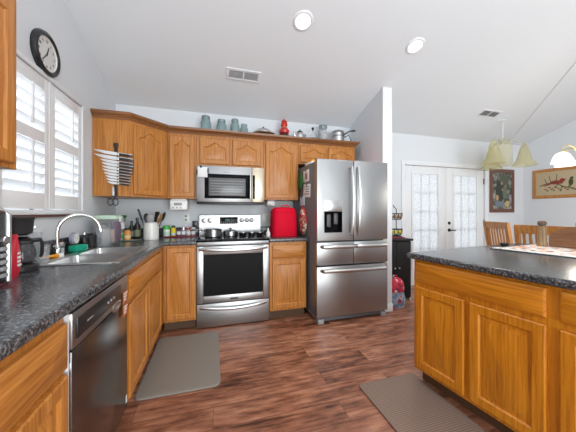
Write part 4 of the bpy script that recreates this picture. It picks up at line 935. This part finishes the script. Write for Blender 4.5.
copy_tree(ch, (4.75, 2.05, 0), 'slat-back wooden chair facing across the table, seen between the other two chairs', 175)

def picture(name, label, loc, rz, w_, h_, fw, fmat, cmat, extra=None, mat_w=0):
    o = thing(name, label, 'picture', loc, rz)
    m = MB(); a, b = w_ / 2, h_ / 2
    pr = [(0, 0), (-.012, .0), (-.022, fw * .35), (-.014, fw), (0, fw)]
    m.rings([[Vector((sx * (a - i), y, sz * (b - i))) for y, i in pr] for sx, sz in ((-1, -1), (1, -1), (1, 1), (-1, 1))], closed=True); build('frame', m, fmat, o)
    m = MB(); m.box(-a + fw - .002, a - fw + .002, -.008, -.001, -b + fw - .002, b - fw + .002); build('canvas', m, cmat, o)
    if extra: extra(o)
    return o
def portrait(o):
    def blob(n, c, r, col):
        mm = MB(); mm.ball((c[0], -.0085, c[1]), (r[0], .0012, r[1]), 18); build(n, mm, pm('paint_' + n, col, .5), o)
    for n_, c, r, col in (('painted_tree', (.05, .2), (.12, .1), (.09, .11, .08)), ('painted_robe', (-.05, .0), (.12, .2), (.035, .05, .04)), ('painted_sleeve', (.05, -.02), (.07, .13), (.13, .17, .13)),
                          ('painted_face', (-.015, .14), (.035, .05), (.4, .26, .17)), ('painted_arm', (.0, .02), (.03, .06), (.42, .28, .16)), ('painted_water', (-.06, -.24), (.12, .05), (.15, .2, .25)),
                          ('painted_basket', (.13, -.24), (.05, .06), (.5, .38, .16)), ('painted_flower', (-.12, -.12), (.04, .06), (.5, .3, .16))): blob(n_, c, r, col)
picture('framed_painting', 'tall dark figure painting in a brown frame right of the french doors', (5.115, YB - .001, 1.6), 0, .62, .8, .07, DKFRAME, PAINTING, portrait)
def bird(o):
    def B(n, mm, mt): build(n, mm, mt, o)
    m = MB(); m.tube([(-.26, -.0095, -.04), (-.16, -.0095, .0), (-.06, -.0095, .01), (.05, -.0095, -.06), (.2, -.0095, -.12)], .0065, 6)
    for a, b in (((-.16, 0), (-.19, .08)), ((-.1, .01), (-.13, .13)), ((-.03, .0), (-.02, .15)), ((.03, -.03), (.1, .06)), ((.12, -.09), (.16, .0)), ((0, -.02), (-.1, -.12)), ((.05, -.06), (.02, -.15))): m.tube([(a[0], -.0095, a[1]), (b[0], -.0095, b[1])], .0045, 6)
    B('stitched_branch', m, BIRDD)
    m = MB(); m.ball((-.03, -.01, .01), (.085, .003, .035)); m.ball((.05, -.01, .045), (.035, .003, .028)); m.tube([(-.1, -.01, .0), (-.2, -.01, -.04)], [.016, .006], 8); B('stitched_bird', m, BIRDR)
    m = MB(); m.ball((.16, -.01, .0), (.03, .003, .06)); m.ball((.17, -.01, .065), (.022, .003, .022)); B('stitched_small_bird', m, BIRDD)
    for k in range(14):
        m = MB(); m.ball((-.18 + .03 * k, -.0095, -.1 - .03 * math.sin(k * 2.1)), (.016, .002, .011), 10); B('stitched_leaf', m, BIRDD if k % 3 else BIRDR)
picture('framed_embroidery', 'wide embroidered bird picture in an oak frame on the right wall', (XR - .001, 2.905, 1.71), -90, .74, .52, .055, CHAIRW, LINEN, bird)

# lit chandelier over the dining table
cl = thing('chandelier', 'lit brass chandelier with white bell shades at the right edge', 'chandelier', (3.76, 1.66, 1.70))
ztop = cz(1.66) - 1.70
m = MB(); m.cyl((0, 0, .2), (0, 0, ztop - .03), .006, seg=8); m.lathe([(.06, ztop), (.06, ztop - .012), (.02, ztop - .035)], seg=20); build('stem', m, BRASS, cl)
m = MB(); m.lathe([(.01, -.02), (.03, .0), (.04, .05), (.025, .1), (.03, .16), (.012, .22)], seg=20); build('hub', m, BRASS, cl)
for k in range(5):
    a = R(72 * k + 148); c, s_ = math.cos(a), math.sin(a)
    m = MB(); pts = [(c * r, s_ * r, z) for r, z in ((.03, .06), (.08, .08), (.12, .14), (.15, .195), (.19, .215), (.23, .2), (.245, .165), (.245, .14))]; m.tube(pts, .0065, 8); ar = build('arm', m, BRASS, cl)
    m = MB(); m.lathe([(.02, .145), (.03, .138), (.055, .122), (.072, .09), (.082, .05), (.09, .03), (.086, .03), (.068, .088), (.05, .117), (.02, .138)], (c * .245, s_ * .245, 0), 28); build('shade', m, SHADE, ar, 'glowing white glass bell')
l = bpy.data.lights.new('chandelier_glow', 'POINT'); l.energy = 19; l.shadow_soft_size = .2; l.color = (1, .93, .8)
lo = bpy.data.objects.new('chandelier_glow', l); COL.objects.link(lo); lo.parent = cl; lo.location = (0, 0, -.12)
# see-through amber fixture shape near the door corner, and a cord along the ceiling
PX, PY = 4.35, 2.9
pd = thing('see_through_fixture', 'see-through fixture shape with pale amber bells near the door corner', 'pendant lamp', (PX, PY, 1.93))
zt = cz(PY) - 1.93
PALE = glass('pale_fitting', (.66, .66, .52), .5, .45)
m = MB(); m.cyl((0, 0, .42), (0, 0, zt), .006, seg=8); m.lathe([(.05, zt), (.05, zt - .015), (.015, zt - .03)], seg=18); build('stem', m, WHITE, pd)
m = MB(); m.lathe([(.09, .0), (.1, .02), (.095, .3), (.07, .38), (.02, .43)], (0, -.02, 0), 24); build('center_column', m, AMBERG, pd, 'see-through pale amber column')
for k in range(3):
    a = R([195, 345, 60][k]); c, s_ = math.cos(a), math.sin(a); rr_ = .34
    m = MB(); m.tube([(c * .05, s_ * .05, .36), (c * .2, s_ * .2, .4), (c * rr_, s_ * rr_, .36)], .012, 8); ar = build('arm', m, PALE, pd)
    m = MB(); m.lathe([(.015, .36), (.04, .33), (.07, .22), (.1, .1), (.15, .02), (.155, .0), (.15, .0), (.095, .1), (.065, .22), (.015, .345)], (c * rr_, s_ * rr_, .0), 28); build('bell_shade', m, AMBERG, ar, 'see-through pale amber bell')
m = MB(); A_, B_ = (PX + .03, PY + .04), (4.0, 1.82)
A_ = (5.05, 3.17); pts = []
for i in range(9):
    t = i / 8; x = A_[0] + (3.7 - A_[0]) * t; y = A_[1] + (1.44 - A_[1]) * t; pts.append((x, y, cz(y) - .006))
m.tube(pts, .0035, 6); one('lamp_cord', 'thin pale cord running slantwise along the sloped ceiling at right', 'cord', m, pm('white_cord', (.66, .66, .64), .6))

# ---------------------------------------------------------------- things on the island (in the island's frame)
a_ = R(-82.5); ISM = Matrix.Translation((1.385, 1.51, .918)) @ Matrix.Rotation(a_, 4, 'Z')
def isl(x, y): p = ISM @ Vector((x, y, 0)); return (p.x, p.y, p.z)
pz = thing('puzzle_board', 'thin board covered in red and white printed pieces on the island', 'board', isl(.1, .72), -82.5)
m = MB(); m.box(0, 1.0, 0, .67, 0, .006, .002); build('board', m, pm('dark_board_edge', (.05, .05, .055), .5), pz)
m = MB(); m.box(.01, .99, .008, .09, .006, .009, .001); build('white_border', m, BOARDW, pz, 'white border with small dark marks')
m = MB(); m.box(.04, .99, .092, .66, .006, .0095, .001); build('printed_field', m, BOARD, pz)
bx_ = thing('bread_box', 'brown wooden box with rounded top on the island board', 'box', isl(.262, 1.225), -82.5)
bx_.location.z += .0095
m = MB(); pf = [(0, 0), (.55, 0), (.55, .17)] + [(.05 + .0 + .17 - .17 * math.cos(t) - .05 + .0, .06 + .11 * math.sin(t)) for t in [math.pi / 2 - i / 10 * math.pi / 2 for i in range(11)]]
m.prism(pf, 1, 0, .18); build('case', m, RUSTIC, bx_)
m = MB(); m.box(.2, .34, -.004, 0, .07, .085, .002); build('handle_slot', m, DKFRAME, bx_)
ml = thing('pepper_mill', 'turned wooden pepper mill with dark knob standing on the printed board', 'pepper mill', isl(.22, 1.225))
ml.location.z += .0095; ml.scale = (1, 1, 1.17)
m = MB(); m.lathe([(.033, 0), (.035, .005), (.035, .02), (.03, .03), (.031, .08), (.026, .125), (.028, .135), (.028, .14)], seg=28); build('body', m, MILLW, ml)
m = MB(); m.lathe([(.02, .14), (.02, .146), (.028, .152), (.03, .165), (.024, .176), (0, .18)], seg=28); build('head', m, pm('dark_mill_head', (.13, .08, .05), .35), ml)
m = MB(); m.lathe([(.035, 0), (.05, .008), (.052, .016), (.048, .016), (.033, .006)], seg=28); one('ash_dish', 'small black dish at the far end of the island by the board', 'dish', m, MATTB, isl(.035, 1.06)).scale = (.65, .65, 1.3)
